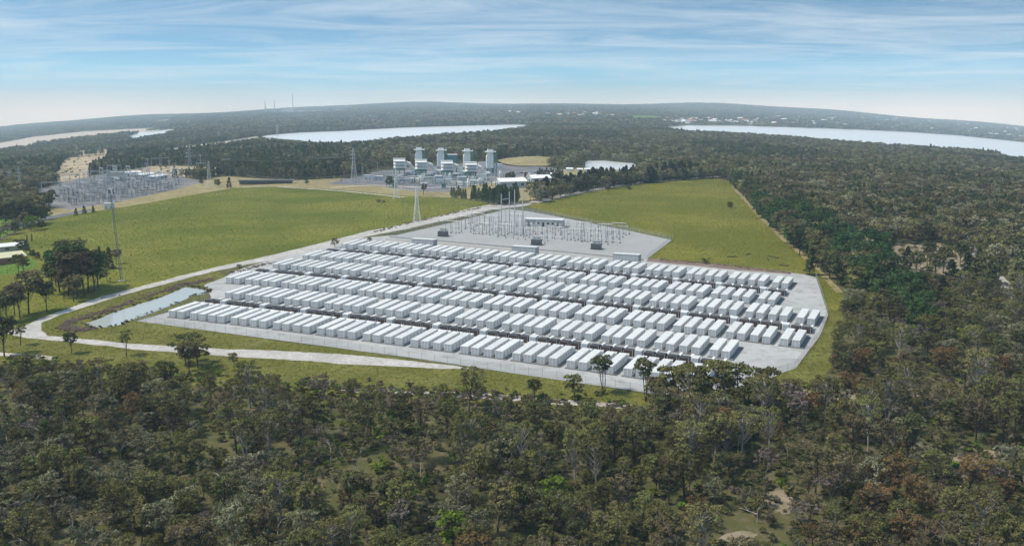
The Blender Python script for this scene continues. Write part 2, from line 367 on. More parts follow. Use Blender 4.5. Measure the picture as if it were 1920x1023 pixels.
# outlines in photo pixels (where each lies on the ground)
FIELD_L = [(0, 452), (40, 432), (75, 418), (120, 405), (240, 387), (340, 369), (440, 352), (510, 349), (640, 356), (760, 367), (870, 371), (918, 382), (890, 394), (840, 405), (740, 428), (640, 449), (560, 471), (480, 488), (400, 507), (330, 525), (250, 547), (180, 571), (110, 597), (50, 622), (0, 640), (-60, 655), (-60, 470)]
FIELD_R = [(985, 386), (1040, 374), (1120, 357), (1200, 345), (1290, 337), (1345, 335), (1365, 340), (1390, 368), (1420, 400), (1455, 436), (1500, 470), (1545, 512), (1580, 552), (1572, 580), (1548, 590), (1527, 515), (1480, 512), (1240, 487), (1209, 489), (1262, 450), (1060, 406)]
STRIP_OLD = [(0, 640), (60, 612), (200, 560), (330, 512), (395, 500), (430, 520), (384, 533), (396, 558), (256, 602), (600, 650), (1000, 706), (1180, 732), (1260, 746), (1240, 756), (1080, 748), (900, 738), (760, 724), (560, 708), (420, 704), (250, 694), (120, 676), (0, 662), (-60, 660), (-60, 650)]
STRIP = [(0, 640), (60, 612), (200, 560), (330, 512), (395, 500), (430, 520), (384, 533), (396, 558), (256, 602), (600, 650), (1000, 706), (1180, 732), (1290, 750), (1260, 770), (1180, 775), (1080, 768), (900, 756), (760, 746), (560, 736), (420, 728), (250, 716), (120, 702), (0, 690), (-60, 685), (-60, 650)]
GRASS_R = [(1440, 712), (1462, 700), (1492, 690), (1537, 630), (1552, 588), (1580, 552), (1590, 575), (1565, 640), (1560, 690), (1540, 722), (1490, 726)]
PAD = [(256, 602), (318, 584), (392, 562), (396, 556), (383, 534), (420, 520), (440, 508), (500, 489), (560, 471), (640, 450), (735, 441), (1209, 484), (1240, 486), (1480, 511), (1507, 514), (1530, 520), (1553, 590), (1537, 630), (1492, 690), (1462, 700), (1432, 716), (1290, 748), (1180, 731), (960, 699), (788, 673), (520, 637)]
SUBST = [(729, 444), (840, 419), (953, 392), (990, 396), (1079, 413), (1182, 433), (1260, 450), (1211, 487)]
ROAD = [(260, 538), (192, 555), (123, 580), (76, 597), (42, 613), (7, 624), (44, 633), (123, 640), (260, 656), (345, 661), (460, 670), (560, 675), (640, 682), (790, 689), (905, 693), (880, 689), (767, 676), (658, 665), (560, 659), (398, 653), (345, 649), (240, 644), (123, 632), (92, 629), (77, 620), (80, 604), (109, 592), (185, 567), (260, 545), (330, 527), (400, 509), (480, 493), (560, 476), (640, 455), (700, 441), (760, 430), (850, 410), (925, 393), (985, 386), (1000, 381), (915, 384), (880, 391), (840, 401), (740, 424), (690, 433), (640, 446), (560, 466), (480, 485), (400, 502), (330, 519)]
POND = [(158, 607), (193, 594), (234, 579), (301, 558), (349, 538), (362, 540), (390, 546), (388, 550), (363, 555), (315, 575), (240, 602), (229, 609), (176, 616)]
LAKES = [
 ('lake', [(470, 262), (500, 254), (560, 249), (640, 246), (747, 240), (873, 236), (960, 234), (1003, 235), (980, 245), (930, 252), (870, 257), (807, 262), (723, 270), (671, 277), (606, 279), (540, 272), (500, 268)]),
 ('lake', [(1222, 241), (1290, 235.5), (1380, 236), (1480, 239), (1600, 243), (1700, 247.5), (1800, 254.5), (1930, 268), (1990, 276), (1990, 312), (1920, 304), (1890, 298), (1860, 291), (1800, 286), (1700, 280), (1640, 276), (1560, 270), (1500, 264), (1400, 257), (1290, 252)]),
 ('lake', [(490, 211.5), (560, 208.5), (660, 205.5), (672, 206.5), (640, 209.5), (560, 212.5), (500, 213.5)]),
 ('lake', [(815, 206.5), (880, 205), (970, 204.5), (972, 206.5), (900, 208.5), (830, 208.5)]),
 ('lake', [(234, 259), (262, 249), (300, 245), (334, 240.5), (328, 252), (290, 259), (250, 266)]),
 ('lake', [(1222, 268-58.5), (1262, 208), (1310, 209), (1308, 211), (1250, 212)]),
 ('lake', [(1640, 277), (1712, 282), (1712, 287), (1660, 284)]),
 ('lake', [(1876, 292), (1930, 296), (1930, 306), (1890, 302)]),
 ('lake', [(528, 221.5), (560, 219.5), (588, 219.5), (584, 222.5), (548, 224.5)])]
BPOND = [(1096, 302), (1130, 301.5), (1192, 307), (1190, 318), (1130, 319), (1098, 315)]
SAND = [[(0, 268), (60, 257), (160, 246.5), (280, 240.5), (300, 244), (230, 254), (160, 261), (60, 275), (0, 285), (-40, 291), (-40, 272)],
        [(104, 330), (118, 305), (128, 296), (205, 289), (200, 308), (175, 318), (160, 336), (120, 342), (100, 340)],
        [(230, 322), (280, 312), (330, 311), (420, 316), (430, 326), (345, 332), (250, 330)],
        [(300, 283), (350, 274), (430, 264), (480, 256), (500, 264), (440, 275), (360, 285), (310, 294)], [(140, 284), (200, 280), (208, 288), (150, 293)], [(38, 272), (60, 270), (62, 278), (40, 281)], [(285, 227), (322, 224), (322, 229), (288, 232)], [(345, 229), (364, 227), (364, 232), (348, 234)]]
SCRUB = [(60, 398), (130, 384), (260, 362), (345, 343), (420, 330), (470, 334), (560, 338), (640, 334), (720, 338), (770, 345), (860, 350), (960, 330), (1060, 318), (1130, 312), (1200, 318), (1200, 332), (1120, 350), (1005, 374), (918, 384), (870, 371), (760, 367), (640, 356), (510, 349), (440, 352), (240, 387), (120, 405), (70, 416)]
YARD_L = [(55, 362), (110, 343), (190, 326), (240, 322), (330, 330), (385, 340), (345, 352), (240, 374), (130, 394), (75, 382)]
YARD_G = [(610, 345), (700, 322), (760, 314), (900, 305), (1005, 311), (1045, 316), (1030, 325), (960, 335), (900, 346), (840, 360), (770, 358), (700, 348)]
MOUND = [(930, 304), (960, 299), (990, 296.5), (1050, 297), (1078, 302), (1055, 308), (1024, 312.5), (971, 312.5), (944, 309)]
GREENS = [[(556, 240), (575, 233), (600, 229), (622, 225), (618, 230), (590, 238), (570, 242)], [(1165, 219), (1215, 217), (1250, 220), (1235, 226), (1180, 226)], [(620, 272), (660, 265), (672, 267), (640, 275), (622, 279)]]
LAWN = [(0, 446), (30, 432), (70, 414), (100, 408), (92, 400), (60, 402), (20, 408), (-60, 420), (-60, 470), (0, 455)]
LAWN2 = [(-60, 478), (0, 482), (60, 484), (75, 497), (30, 512), (-60, 520)]
YROAD = [(-60, 448), (0, 434), (40, 424), (80, 415), (140, 401), (180, 394), (170, 392), (110, 402), (60, 413), (0, 425), (-60, 437)]
FARP = [blob((x, y, a, b_), seed=30+i) for i, (x, y, a, b_) in enumerate([(420, 226, 26, 1.6), (705, 222, 30, 1.5), (840, 219, 34, 1.6), (905, 225, 22, 1.5), (1100, 226, 34, 1.8), (1320, 218, 28, 1.5), (1480, 221, 34, 1.6), (1660, 227, 30, 1.8), (180, 236, 30, 1.6), (760, 213, 40, 1.0), (1210, 214, 44, 1.0), (1560, 214, 40, 1.0)])]
CLEAR = [blob((1728, 502, 64, 44), seed=3), blob((1795, 520, 34, 48), seed=4), blob((1690, 478, 36, 22), seed=5), blob((1825, 866, 62, 30), seed=6), blob((1465, 938, 36, 26), seed=7), blob((1385, 1012, 40, 16), seed=8), blob((1560, 740, 90, 14), seed=9), blob((1720, 735, 60, 12), seed=10)]
RTRACK = [(1806, 440), (1826, 470), (1845, 492), (1868, 516), (1890, 540), (1910, 560)]

sheet('grass_field', FIELD_L, .03, M['field'], 8, .8)
M['field_r'] = ground_mat('field_grass_right', [(.128, .134, .016), (.215, .196, .032), (.112, .114, .015)], (.013, .45), bump=.45, bscale=.8)
sheet('grass_field', FIELD_R, .03, M['field_r'], 8, .8)
sheet('grass_verge', STRIP, .028, M['verge'], 6, .7)
sheet('grass_verge', GRASS_R, .028, M['verge'], 5, .8)
sheet('gravel_pad', PAD, .05, M['gravel'], 6, .1)
sheet('substation_pad', SUBST, .07, M['gravel2'], 6, .1)
sheet('dirt_track', ROAD, .06, M['track'], 2.2, .55)
sheet('dry_scrub', SCRUB, .02, M['scrub'], 14, 1.5)
for i_, s_ in enumerate(SAND): sheet('sand_clearing', s_, .04, M['dirt'] if i_ in (0, 3) else M['drysand'], 14, 4)
sheet('switchyard_ground', YARD_L, .05, M['yard'], 14, .6)
sheet('plant_yard', YARD_G, .05, M['yard'], 14, 1.0)
sheet('lawn', LAWN, .035, M['lawn'], 8, .6); sheet('lawn', LAWN2, .035, M['lawn'], 8, .6)
sheet('road', YROAD, .055, M['asphalt'], 8, .2)
for s_ in GREENS: sheet('lawn', s_, .3, M['lawn'], 40, 5)
for i_, s_ in enumerate(FARP): sheet('pale_paddock', s_, .4, [M['scrub'], M['lawn'], M['drysand']][i_ % 3], 60, 8)
for s_ in CLEAR: sheet('sandy_clearing', s_, .04, M['soil'], 4, 1.0)
sheet('dirt_track', dz=.06, m=M['track'], step=4, jit=.4, wp=ribbon(RTRACK, 6))
sheet('dirt_track', dz=.08, m=M['dirt'], step=8, jit=.5, wp=ribbon([(440, 352), (520, 350), (640, 358), (760, 370)], 5))
sheet('dirt_track', dz=.08, m=M['dirt'], step=8, jit=.6, wp=ribbon([(1000, 380), (1060, 366), (1140, 351), (1220, 340), (1310, 334), (1345, 331)], 9))
sheet('dirt_track', dz=.09, m=M['dirt'], step=8, jit=.4, wp=ribbon([(620, 352), (700, 347), (800, 352), (860, 350), (940, 340), (1000, 328), (1060, 318)], 8))
sheet('dirt_track', dz=.05, m=M['dirt'], step=5, jit=.9, wp=ribbon([(-40, 640+20), (0, 664), (40, 666), (100, 672)], 3.5))
sheet('dirt_track', dz=.05, m=M['dirt'], step=5, jit=1.2, wp=ribbon([(640, 728), (760, 736), (900, 742), (1060, 754), (1180, 762)], 5))
sheet('dirt_strip', dz=.06, m=M['scrub'], step=4, jit=.8, wp=ribbon([(1374, 350), (1420, 402), (1465, 444), (1530, 500), (1574, 548)], 3.2))
sheet('dirt_strip', [(1215, 484), (1300, 491), (1400, 500), (1490, 510), (1480, 514), (1380, 506), (1280, 496), (1212, 490)], .075, M['spoil'], 4, .5)
def moundz(X, Y):
    c = at(1003, 304); return 7*np.exp(-(((X-c.x)/45)**2+((Y-c.y)/70)**2))
sheet('earth_mound', MOUND, .06, M['scrub'], 8, 1, zf=moundz)
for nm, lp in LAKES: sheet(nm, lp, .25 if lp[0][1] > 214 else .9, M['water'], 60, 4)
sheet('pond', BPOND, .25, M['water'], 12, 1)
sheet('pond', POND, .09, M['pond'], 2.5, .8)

# ------------------------------------------------------------------ battery site frame (u along the rows, v away from the front fence)
PHI, X0, Y0, PB = -0.413724, -127.277, 403.433, 19.8766
VR = [0.0, 33.696, 59.129, 93.335, 118.201, 154.194]
UR = [0.0, 0.72, -19.08, -18.56, -18.47, -18.71]
NB = [10, 10, 12, 12, 11, 11]
OFF = [0.0, 4.2, 9.05, 13.45]
_pc, _ps = math.cos(PHI), math.sin(PHI)
def UV(u, v, dz=0.0):
    x, y = X0+u*_pc-v*_ps, Y0+u*_ps+v*_pc
    return Vector((x, y, float(tz(x, y))+dz))
def to_uv(p):
    X, Y = p.x-X0, p.y-Y0; return X*_pc+Y*_ps, -X*_ps+Y*_pc
def frame(u, v, dz=0.0):
    p = UV(u, v, dz); a = (UV(u+2, v)-UV(u-2, v)).normalized(); b = (UV(u, v+2)-UV(u, v-2)); b = (b-a*b.dot(a)).normalized(); c = a.cross(b)
    return Matrix(((a.x, b.x, c.x, p.x), (a.y, b.y, c.y, p.y), (a.z, b.z, c.z, p.z), (0, 0, 0, 1)))
GP = .055                                                     # top of the gravel
CW, CL, CH = 2.75, 15.9, 2.9
# one container, origin at the middle of its base
def make_container(cool):
    r = thing('battery_container', 'x', 'container', group='battery containers in rows on the gravel pad')
    b = MB().bx(-CW/2, CW/2, 0, CL, .28, CH-.13)
    for s in (-1, 1):
        for k in range(13):
            y = .35+k*(CL-.7)/12; b.bx(s*CW/2-.05, s*CW/2+.05, y-.09, y+.09, .35, CH-.2)
        b.bx(s*CW/2-.06, s*CW/2+.06, .02, CL-.02, .28, .46)
    for x in (-CW/2+.07, CW/2-.07, 0): b.box((x, 0, (CH+.15)/2), (.15, .10, CH-.42))
    b.build('body', M['white'], r)
    sv = MB()
    for s in (-1, 1):
        for k in range(6): sv.box((s*(CW/2+.01), 1.6+k*2.55, 1.55), (.07, .9, 1.5))
    sv.build('side_vent', M['panel'], r)['kind'] = 'stuff'
    rf = MB().bx(-CW/2-.06, CW/2+.06, -.08, CL+.08, CH-.13, CH)
    for k in range(7): rf.bx(-CW/2+.15, CW/2-.15, 1.0+k*2.2, 2.6+k*2.2, CH-.02, CH+.035)
    rf.build('roof', M['white_roof'], r)
    for s in (-1, 1):
        d = MB()
        for k in range(3): d.bx(s*.66-.56+k*.39, s*.66-.56+k*.39+.27, -.035, .03, .42, CH-.25)
        d.build('door', M['panel'], r)
    if cool:
        MB().bx(-1.0, 1.0, CL+.15, CL+3.4, .25, 1.75).bx(-1.06, 1.06, CL+.10, CL+3.46, 1.75, 1.85).build('cooling_unit', M['white'], r)
    return r
proto_c = [make_container(True), make_container(False)]; used_c = [False, False]
ROWN = ['front', 'second', 'third', 'fourth', 'fifth', 'back']
pl_mesh = {}
for n in (2, 4):
    wid = 16.9 if n == 4 else 7.9
    pl_mesh[n] = MB().bx(-.55, wid+.65, -.5, CL+1.0, -.4, .26).mesh('concrete_plinth', M['dark_concrete'])
for r in range(6):
    for j in range(-1, NB[r]+1):
        idx = [2, 3] if j < 0 else ([0, 1] if j == NB[r] else [0, 1, 2, 3])
        ub = UR[r]+j*PB
        p = link('concrete_plinth', pl_mesh[len(idx)]); p.matrix_world = frame(ub+OFF[idx[0]], VR[r], GP)
        tag(p, f'dark concrete plinth under {ordn(j+2)} container block from left, {ROWN[r]} row', 'plinth', 'plinths under the container blocks')
        for n, k in enumerate(idx):
            w_ = 0 if r % 2 == 0 else 1
            o = proto_c[w_] if not used_c[w_] else copy_tree(proto_c[w_]); used_c[w_] = True
            o.matrix_world = frame(ub+OFF[k]+CW/2, VR[r], GP)
            o['label'] = f'white battery container, {ordn(n+1)} from left in {ordn(j+2)} block of {ROWN[r]} row'
# inverter lines between the paired rows
def make_inverter():
    r = thing('power_inverter', 'x', 'inverter', group='dark inverters between container rows')
    MB().bx(-1.8, 1.8, 0, 3.4, .15, 1.95).bx(-1.9, 1.9, -.1, 3.5, 0, .2).build('body', M['brown_metal'], r)
    g = MB()
    for k in range(8): g.bx(-1.65+k*.43, -1.65+k*.43+.16, .25, 3.2, 1.952, 2.2)
    g.build('cooling_fins', M['mid_metal'], r)
    MB().bx(-1.78, -1.62, -.06, 0, .2, 2.15).bx(1.62, 1.78, -.06, 0, .2, 2.15).build('corner_post', M['galv'], r)
    MB().bx(.85, 1.75, 3.55, 8.2, .55, 1.5).bx(1.0, 1.6, 4.2, 4.6, 0, .55).bx(1.0, 1.6, 7.4, 7.8, 0, .55).build('duct', M['white'], r)
    return r
def make_cabinet():
    r = thing('switch_cabinet', 'x', 'cabinet', group='white switch cabinets along inverter lines')
    MB().bx(-1.2, 1.2, 0, 3.6, .12, 2.45).build('body', M['white'], r)
    MB().bx(-1.28, 1.28, -.08, 3.68, 2.45, 2.58).build('roof', M['white_roof'], r)
    MB().bx(-1.0, -.05, -.04, .02, .3, 2.2).build('door', M['panel'], r); MB().bx(.05, 1.0, -.04, .02, .3, 2.2).build('door', M['panel'], r)
    return r
pi_, pc_ = make_inverter(), make_cabinet(); fi = fc = True
LN = ['front', 'middle', 'back']
for ln in range(3):
    r = ln*2; vv = VR[r]+21.9
    for j in range(-1, NB[r]+1):
        idx = [2, 3] if j < 0 else ([0, 1] if j == NB[r] else [0, 1, 2, 3])
        ub = UR[r]+j*PB
        for n, k in enumerate(idx):
            o = pi_ if fi else copy_tree(pi_); fi = False
            o.matrix_world = frame(ub+[2.0, 6.1, 10.4, 14.5][k], vv, GP)
            o['label'] = f'dark brown inverter, {ordn(n+1)} from left in {ordn(j+2)} group, {LN[ln]} inverter line'
        if j < NB[r]:
            o = pc_ if fc else copy_tree(pc_); fc = False
            o.matrix_world = frame(ub+18.2, vv-.2, GP)
            o['label'] = f'white switch cabinet, {ordn(j+2)} from left in the {LN[ln]} inverter line'

# perimeter fence: posts, top wires and chain link
def fence(name, label, pts, spacing, h=2.4):
    root = thing(name, label, 'fence', pts[0])
    base = Vector(pts[0]); post = None; k = 0
    for a, b in zip(pts[:-1], pts[1:]):
        a, b = Vector(a), Vector(b); L_ = (b-a).length; n = max(1, round(L_/spacing))
        if post is None: post = MB().bar((0, 0, -.2), (0, 0, h), .055, n=6).bar((0, 0, h), (0, -.25, h+.3), .04, n=4).mesh('post', M['galv'])
        q = MB()
        for i in range(n):
            t0, t1 = i/n, (i+1)/n; p0, p1 = a.lerp(b, t0), a.lerp(b, t1); p0.z = float(tz(p0.x, p0.y))+GP; p1.z = float(tz(p1.x, p1.y))+GP
            o = link('post', post, root); o.location = p0-base
            for zz_ in (.1, h*.5, h-.05): q.bar(p0-base+Vector((0, 0, zz_)), p1-base+Vector((0, 0, zz_)), .012, n=3)
            pn = MB(); pn.v = [tuple(p0-base+Vector((0, 0, .06))), tuple(p1-base+Vector((0, 0, .06))), tuple(p1-base+Vector((0, 0, h-.06))), tuple(p0-base+Vector((0, 0, h-.06)))]; pn.f = [(0, 1, 2, 3)]
            pn.build('chain_link_panel', M['chain'], root)
        q.build('wire', M['galv'], root)
    return root
fl = [UV(-19, -9.4), UV(40, -10.2), UV(110, -11.3), UV(200, -12)]
fence('perimeter_fence', 'chain link fence on tall posts along the pad\'s front edge above the grass', fl, 5.0)
fence('perimeter_fence', 'chain link fence around the right end of the gravel pad beside the forest', [UV(200, -12), at(1462, 699), at(1491, 689), at(1536, 630), at(1552, 590), at(1529, 518)], 5.0)
fence('perimeter_fence', 'chain link fence between the long pond and the gravel pad', [UV(-19, -9.4), at(318, 583), at(394, 560)], 5.0)
fence('perimeter_fence', 'fence along the far right side of the substation pad against the grass', [at(953, 391), at(1079, 412), at(1261, 449), at(1212, 487)], 6.0)
fence('perimeter_fence', 'fence along the left side of the substation pad beside the dirt track', [at(727, 443), at(840, 418), at(951, 391)], 6.0)

# concrete wall and kerbs between the substation and the back container row
def wall(name, label, pts, h, t, m, cat='wall'):
    base = Vector(pts[0]); q = MB()
    for a, b in zip(pts[:-1], pts[1:]):
        n = max(1, int((Vector(b)-Vector(a)).length/12))
        for i in range(n):
            p, s = Vector(a).lerp(Vector(b), i/n), Vector(a).lerp(Vector(b), (i+1)/n)
            d = (s-p); d.z = 0; d.normalize(); nn = Vector((-d.y, d.x, 0))*t/2
            k = len(q.v)
            for e in (p, s):
                z = float(tz(e.x, e.y))
                for sg in (-1, 1):
                    for zz_ in (-.2, h): q.v.append(tuple(Vector((e.x+sg*nn.x, e.y+sg*nn.y, z+zz_))-base))
            q.f += [(k, k+1, k+5, k+4), (k+2, k+6, k+7, k+3), (k+1, k+3, k+7, k+5), (k, k+2, k+3, k+1), (k+4, k+5, k+7, k+6)]
    o = q.build(name, m); o.location = base; return tag(o, label, cat)
wall('retaining_wall', 'long grey concrete wall along the front of the substation pad', [at(731, 445.5), at(1207, 488.5)], .9, .35, M['concrete'])
wall('retaining_wall', 'low beige concrete wall nearest the back container row', [at(724, 449), at(1160, 489.5)], .6, .5, M['beige'])
o = sheet('service_road', wp=[(p.x, p.y) for p in (at(726, 446), at(1203, 489), at(1162, 489.4), at(722, 448.6))], dz=.1, m=M['concrete'], step=6)

# three switch rooms on stilts
def switch_room(px0, px1, label):
    a, b = at(*px0), at(*px1); d = b-a; L_ = math.hypot(d.x, d.y)
    r = thing('switch_room', label, 'building', (a+b)/2, PHI, 'switch rooms along the concrete wall')
    L_ = 13.5; D = 4.2; hh = 4.6
    MB().bx(-L_/2, L_/2, -D/2, D/2, 1.3, hh).build('wall', M['grey_metal'], r)
    MB().bx(-L_/2-.2, L_/2+.2, -D/2-.2, D/2+.2, hh, hh+.25).build('roof', M['white_roof'], r)
    for k in range(8): MB().bx(-L_/2+.3+k*1.63, -L_/2+.3+k*1.63+1.4, -D/2-.05, -D/2+.02, 1.6, hh-.3).build('panel', M['galv'], r)
    for x in (-L_/2+.3, -L_/6, L_/6, L_/2-.3):
        for y in (-D/2+.3, D/2-.3): MB().bx(x-.15, x+.15, y-.15, y+.15, -.3, 1.3).build('leg', M['mid_metal'], r)
    st = MB()
    for k in range(5): st.bx(L_/2+.1+k*.32, L_/2+.42+k*.32, -.7, .7, 1.05-k*.25, 1.12-k*.25)
    st.bar((L_/2+.1, -.7, 2.2), (L_/2+1.7, -.7, 1.0), .04).bar((L_/2+.1, .7, 2.2), (L_/2+1.7, .7, 1.0), .04)
    st.build('stairs', M['galv'], r)
switch_room((776, 463), (816, 465), 'grey stilted switch room with white roof, leftmost of three by the wall')
switch_room((964, 477), (1006, 480), 'grey stilted switch room with white roof, middle of three by the wall')
switch_room((1153, 492), (1198, 494), 'grey stilted switch room with white roof, rightmost of three by the wall')

# substation: transformers, control building, gantry poles, equipment posts
def transformer(px, label):
    r = thing('power_transformer', label, 'transformer', at(*px)+Vector((0, 0, .07)), PHI, 'substation transformers')
    MB().bx(-2.6, 2.6, -1.6, 1.6, .4, 3.1).bx(-3.1, 3.1, -2.0, 2.0, 0, .4).build('tank', M['mid_metal'], r)
    for s in (-1, 1):
        g = MB()
        for k in range(7): g.bx(-2.3+k*.68, -2.3+k*.68+.3, s*1.65-.0, s*1.65+s*.9, .7, 2.9) if s > 0 else g.bx(-2.3+k*.68, -2.3+k*.68+.3, -2.55, -1.65, .7, 2.9)
        g.build('radiator', M['mid_metal'], r)
    MB().bar((-2.0, .8, 4.2), (2.2, .8, 4.2), .5, n=10).bx(-1.5, -1.3, .7, .9, 3.1, 3.8).bx(1.3, 1.5, .7, .9, 3.1, 3.8).build('conservator', M['grey_metal'], r)
    for k in range(3):
        b = MB().bar((-1.5+k*1.4, -.6, 3.1), (-1.5+k*1.4, -.8, 4.9), .16, .08, n=8)
        for z in (3.4, 3.8, 4.2, 4.6): b.bar((-1.5+k*1.4, -.63-(z-3.1)*.11, z-.06), (-1.5+k*1.4, -.63-(z-3.1)*.11, z+.06), .27, n=8)
        b.build('bushing', M['galv'], r)
transformer((831, 443), 'grey power transformer standing at the left end of the substation pad')
transformer((1006, 459), 'grey power transformer at the front middle of the substation pad')
transformer((1118, 467), 'grey power transformer at the front right of the substation pad')
cb = thing('control_building', 'long pale grey control building with flat white roof on substation pad', 'building', at(1021, 424)+Vector((0, 0, .07)), -.30)
LB = 24
MB().bx(-LB/2, LB/2, -3.5, 3.5, 0, 4.3).build('wall', M['galv'], cb)
MB().bx(-LB/2-.4, LB/2+.4, -3.9, 3.9, 4.3, 4.75).build('roof', M['white_roof'], cb)
for k in range(7): 
    wd = MB().bx(-LB/2+2+k*3.1, -LB/2+3.5+k*3.1, -3.55, -3.45, 1.5 if k % 3 else .1, 2.7).build('window' if k % 3 else 'door', M['dark'], cb)
PB_ = [('leftmost', 940, 441, 363), ('second from left', 955, 437.5, 359), ('third from left', 965, 441, 355), ('rightmost', 980, 440, 353)]
for nm, x, yb, yt in PB_:
    p = at(x, yb); h = (yb-yt)*mpp(p.y)*1.0
    r = thing('lightning_mast', f'tall slim grey mast on the substation, {nm} of the four', 'mast', p+Vector((0, 0, .07)), 0, 'four tall substation masts')
    MB().bar((0, 0, 0), (0, 0, h), .36, .24, n=10).build('pole', M['galv'], r)
    MB().bx(-.6, .6, -.6, .6, 0, .4).build('footing', M['concrete'], r)
    if nm == 'second from left':
        a = at(940, 441); d = (a-p); MB().bar((0, 0, h-4.0), (d.x, d.y, h-4.0), .22).build('crossbeam', M['galv'], r)
posts_z = [(110,425),(153,425),(197,412),(232,385),(272,418),(295,432),(302,408),(318,375),(345,347),(342,430),(368,425),(385,378),(402,428),(425,418),(455,430),(478,422),(500,445),(548,448),(515,388),(575,435),(608,420),(650,435),(683,447),(705,460),(708,438),(733,450),(752,462),(762,440),(790,407),(805,432),(822,458),(858,482),(880,508),(903,490),(893,465),(940,468),(925,415),(965,440),(1008,440),(1018,475),(1038,465),(1057,415),(1093,480),(1115,468),(1152,482),(1178,495),(1172,470),(1205,490),(1228,497),(1253,487),(1290,500),(1318,485),(1345,515),(1378,500),(1395,518),(1428,503),(1390,450),(1410,440),(1437,470),(1468,457),(1487,475),(1517,460),(1570,433),(1525,430),(255,350),(285,345),(430,365),(462,372),(630,380),(660,372),(690,385),(745,400),(1180,420),(1195,412),(1318,410),(1335,418),(860,430),(990,405)]
def make_post(kind):
    r = thing('busbar_post', 'x', 'post', group='equipment posts on the substation pad')
    MB().bar((0, 0, 0), (0, 0, .5), .45, .4, n=8).build('footing', M['mid_metal'], r)
    h = [5.6, 7.6, 6.4][kind]
    MB().bar((0, 0, .5), (0, 0, h*.55), .15, .14, n=6).build('column', M['grey_metal'], r)
    i_ = MB().bar((0, 0, h*.55), (0, 0, h), .10, .08, n=6)
    for k in range(6): z = h*.58+k*h*.066; i_.bar((0, 0, z), (0, 0, z+.08), .2, n=6)
    i_.build('insulator', M['mid_metal'], r)
    if kind: MB().bar((-2.6, 0, h*.62), (2.6, 0, h*.62), .10).bar((-2.6, 0, h*.62), (-2.6, 0, h*.62+.8), .09).bar((2.6, 0, h*.62), (2.6, 0, h*.62+.8), .09).build('crossbar', M['galv'], r)
    return r
pp = [make_post(k) for k in range(3)]; pu = [False]*3
pw = sorted([(820+x*.2292, 340+y*.2292) for x, y in posts_z])
for i, (x, y) in enumerate(pw):
    k = [0, 1, 0, 2, 0, 2, 1][i % 7]; o = pp[k] if not pu[k] else copy_tree(pp[k]); pu[k] = True
    o.location = at(x, y)+Vector((0, 0, .07)); o.rotation_euler = (0, 0, PHI); s = random.Random(i).uniform(.9, 1.15); o.scale = (s, s, s)
    o['label'] = f'{["plain slim", "tall crossbar", "short crossbar"][k]} equipment post on substation pad, {ordn(i+1)} from the left edge'

def sub_gantry(px, wd, h, label):
    r = thing('busbar_gantry', label, 'gantry', at(*px)+Vector((0, 0, .07)), PHI, 'slim busbar gantries on the substation pad')
    for x in (-wd/2, 0, wd/2):
        MB().bar((x, 0, 0), (x, 0, h), .14, .11, n=6).build('post', M['grey_metal'], r); MB().bar((x, 0, 0), (x, 0, .4), .45, n=8).build('footing', M['mid_metal'], r)
    MB().bar((-wd/2, 0, h), (wd/2, 0, h), .13).build('beam', M['galv'], r)
    for k in range(4): x = -wd*.4+k*wd*.266; MB().bar((x, 0, h), (x, 0, h-1.4), .09, n=5).build('insulator', M['mid_metal'], r)
for i, (x, y, wd, h) in enumerate(sorted([(848, 436, 9, 7), (872, 430, 9, 8), (895, 424, 10, 8), (905, 440, 9, 7), (922, 432, 10, 9), (948, 446, 10, 8), (985, 450, 9, 7), (1000, 436, 10, 8), (1040, 448, 9, 7), (1052, 438, 10, 8), (1078, 452, 9, 7), (1095, 442, 9, 8), (1112, 452, 10, 7), (1135, 446, 9, 8), (1150, 455, 8, 7), (1160, 440, 9, 7), (968, 425, 10, 8), (935, 416, 10, 8)])):
    sub_gantry((x, y), wd, h, f'slim three legged busbar gantry on the substation pad, {ordn(i+1)} from the left')

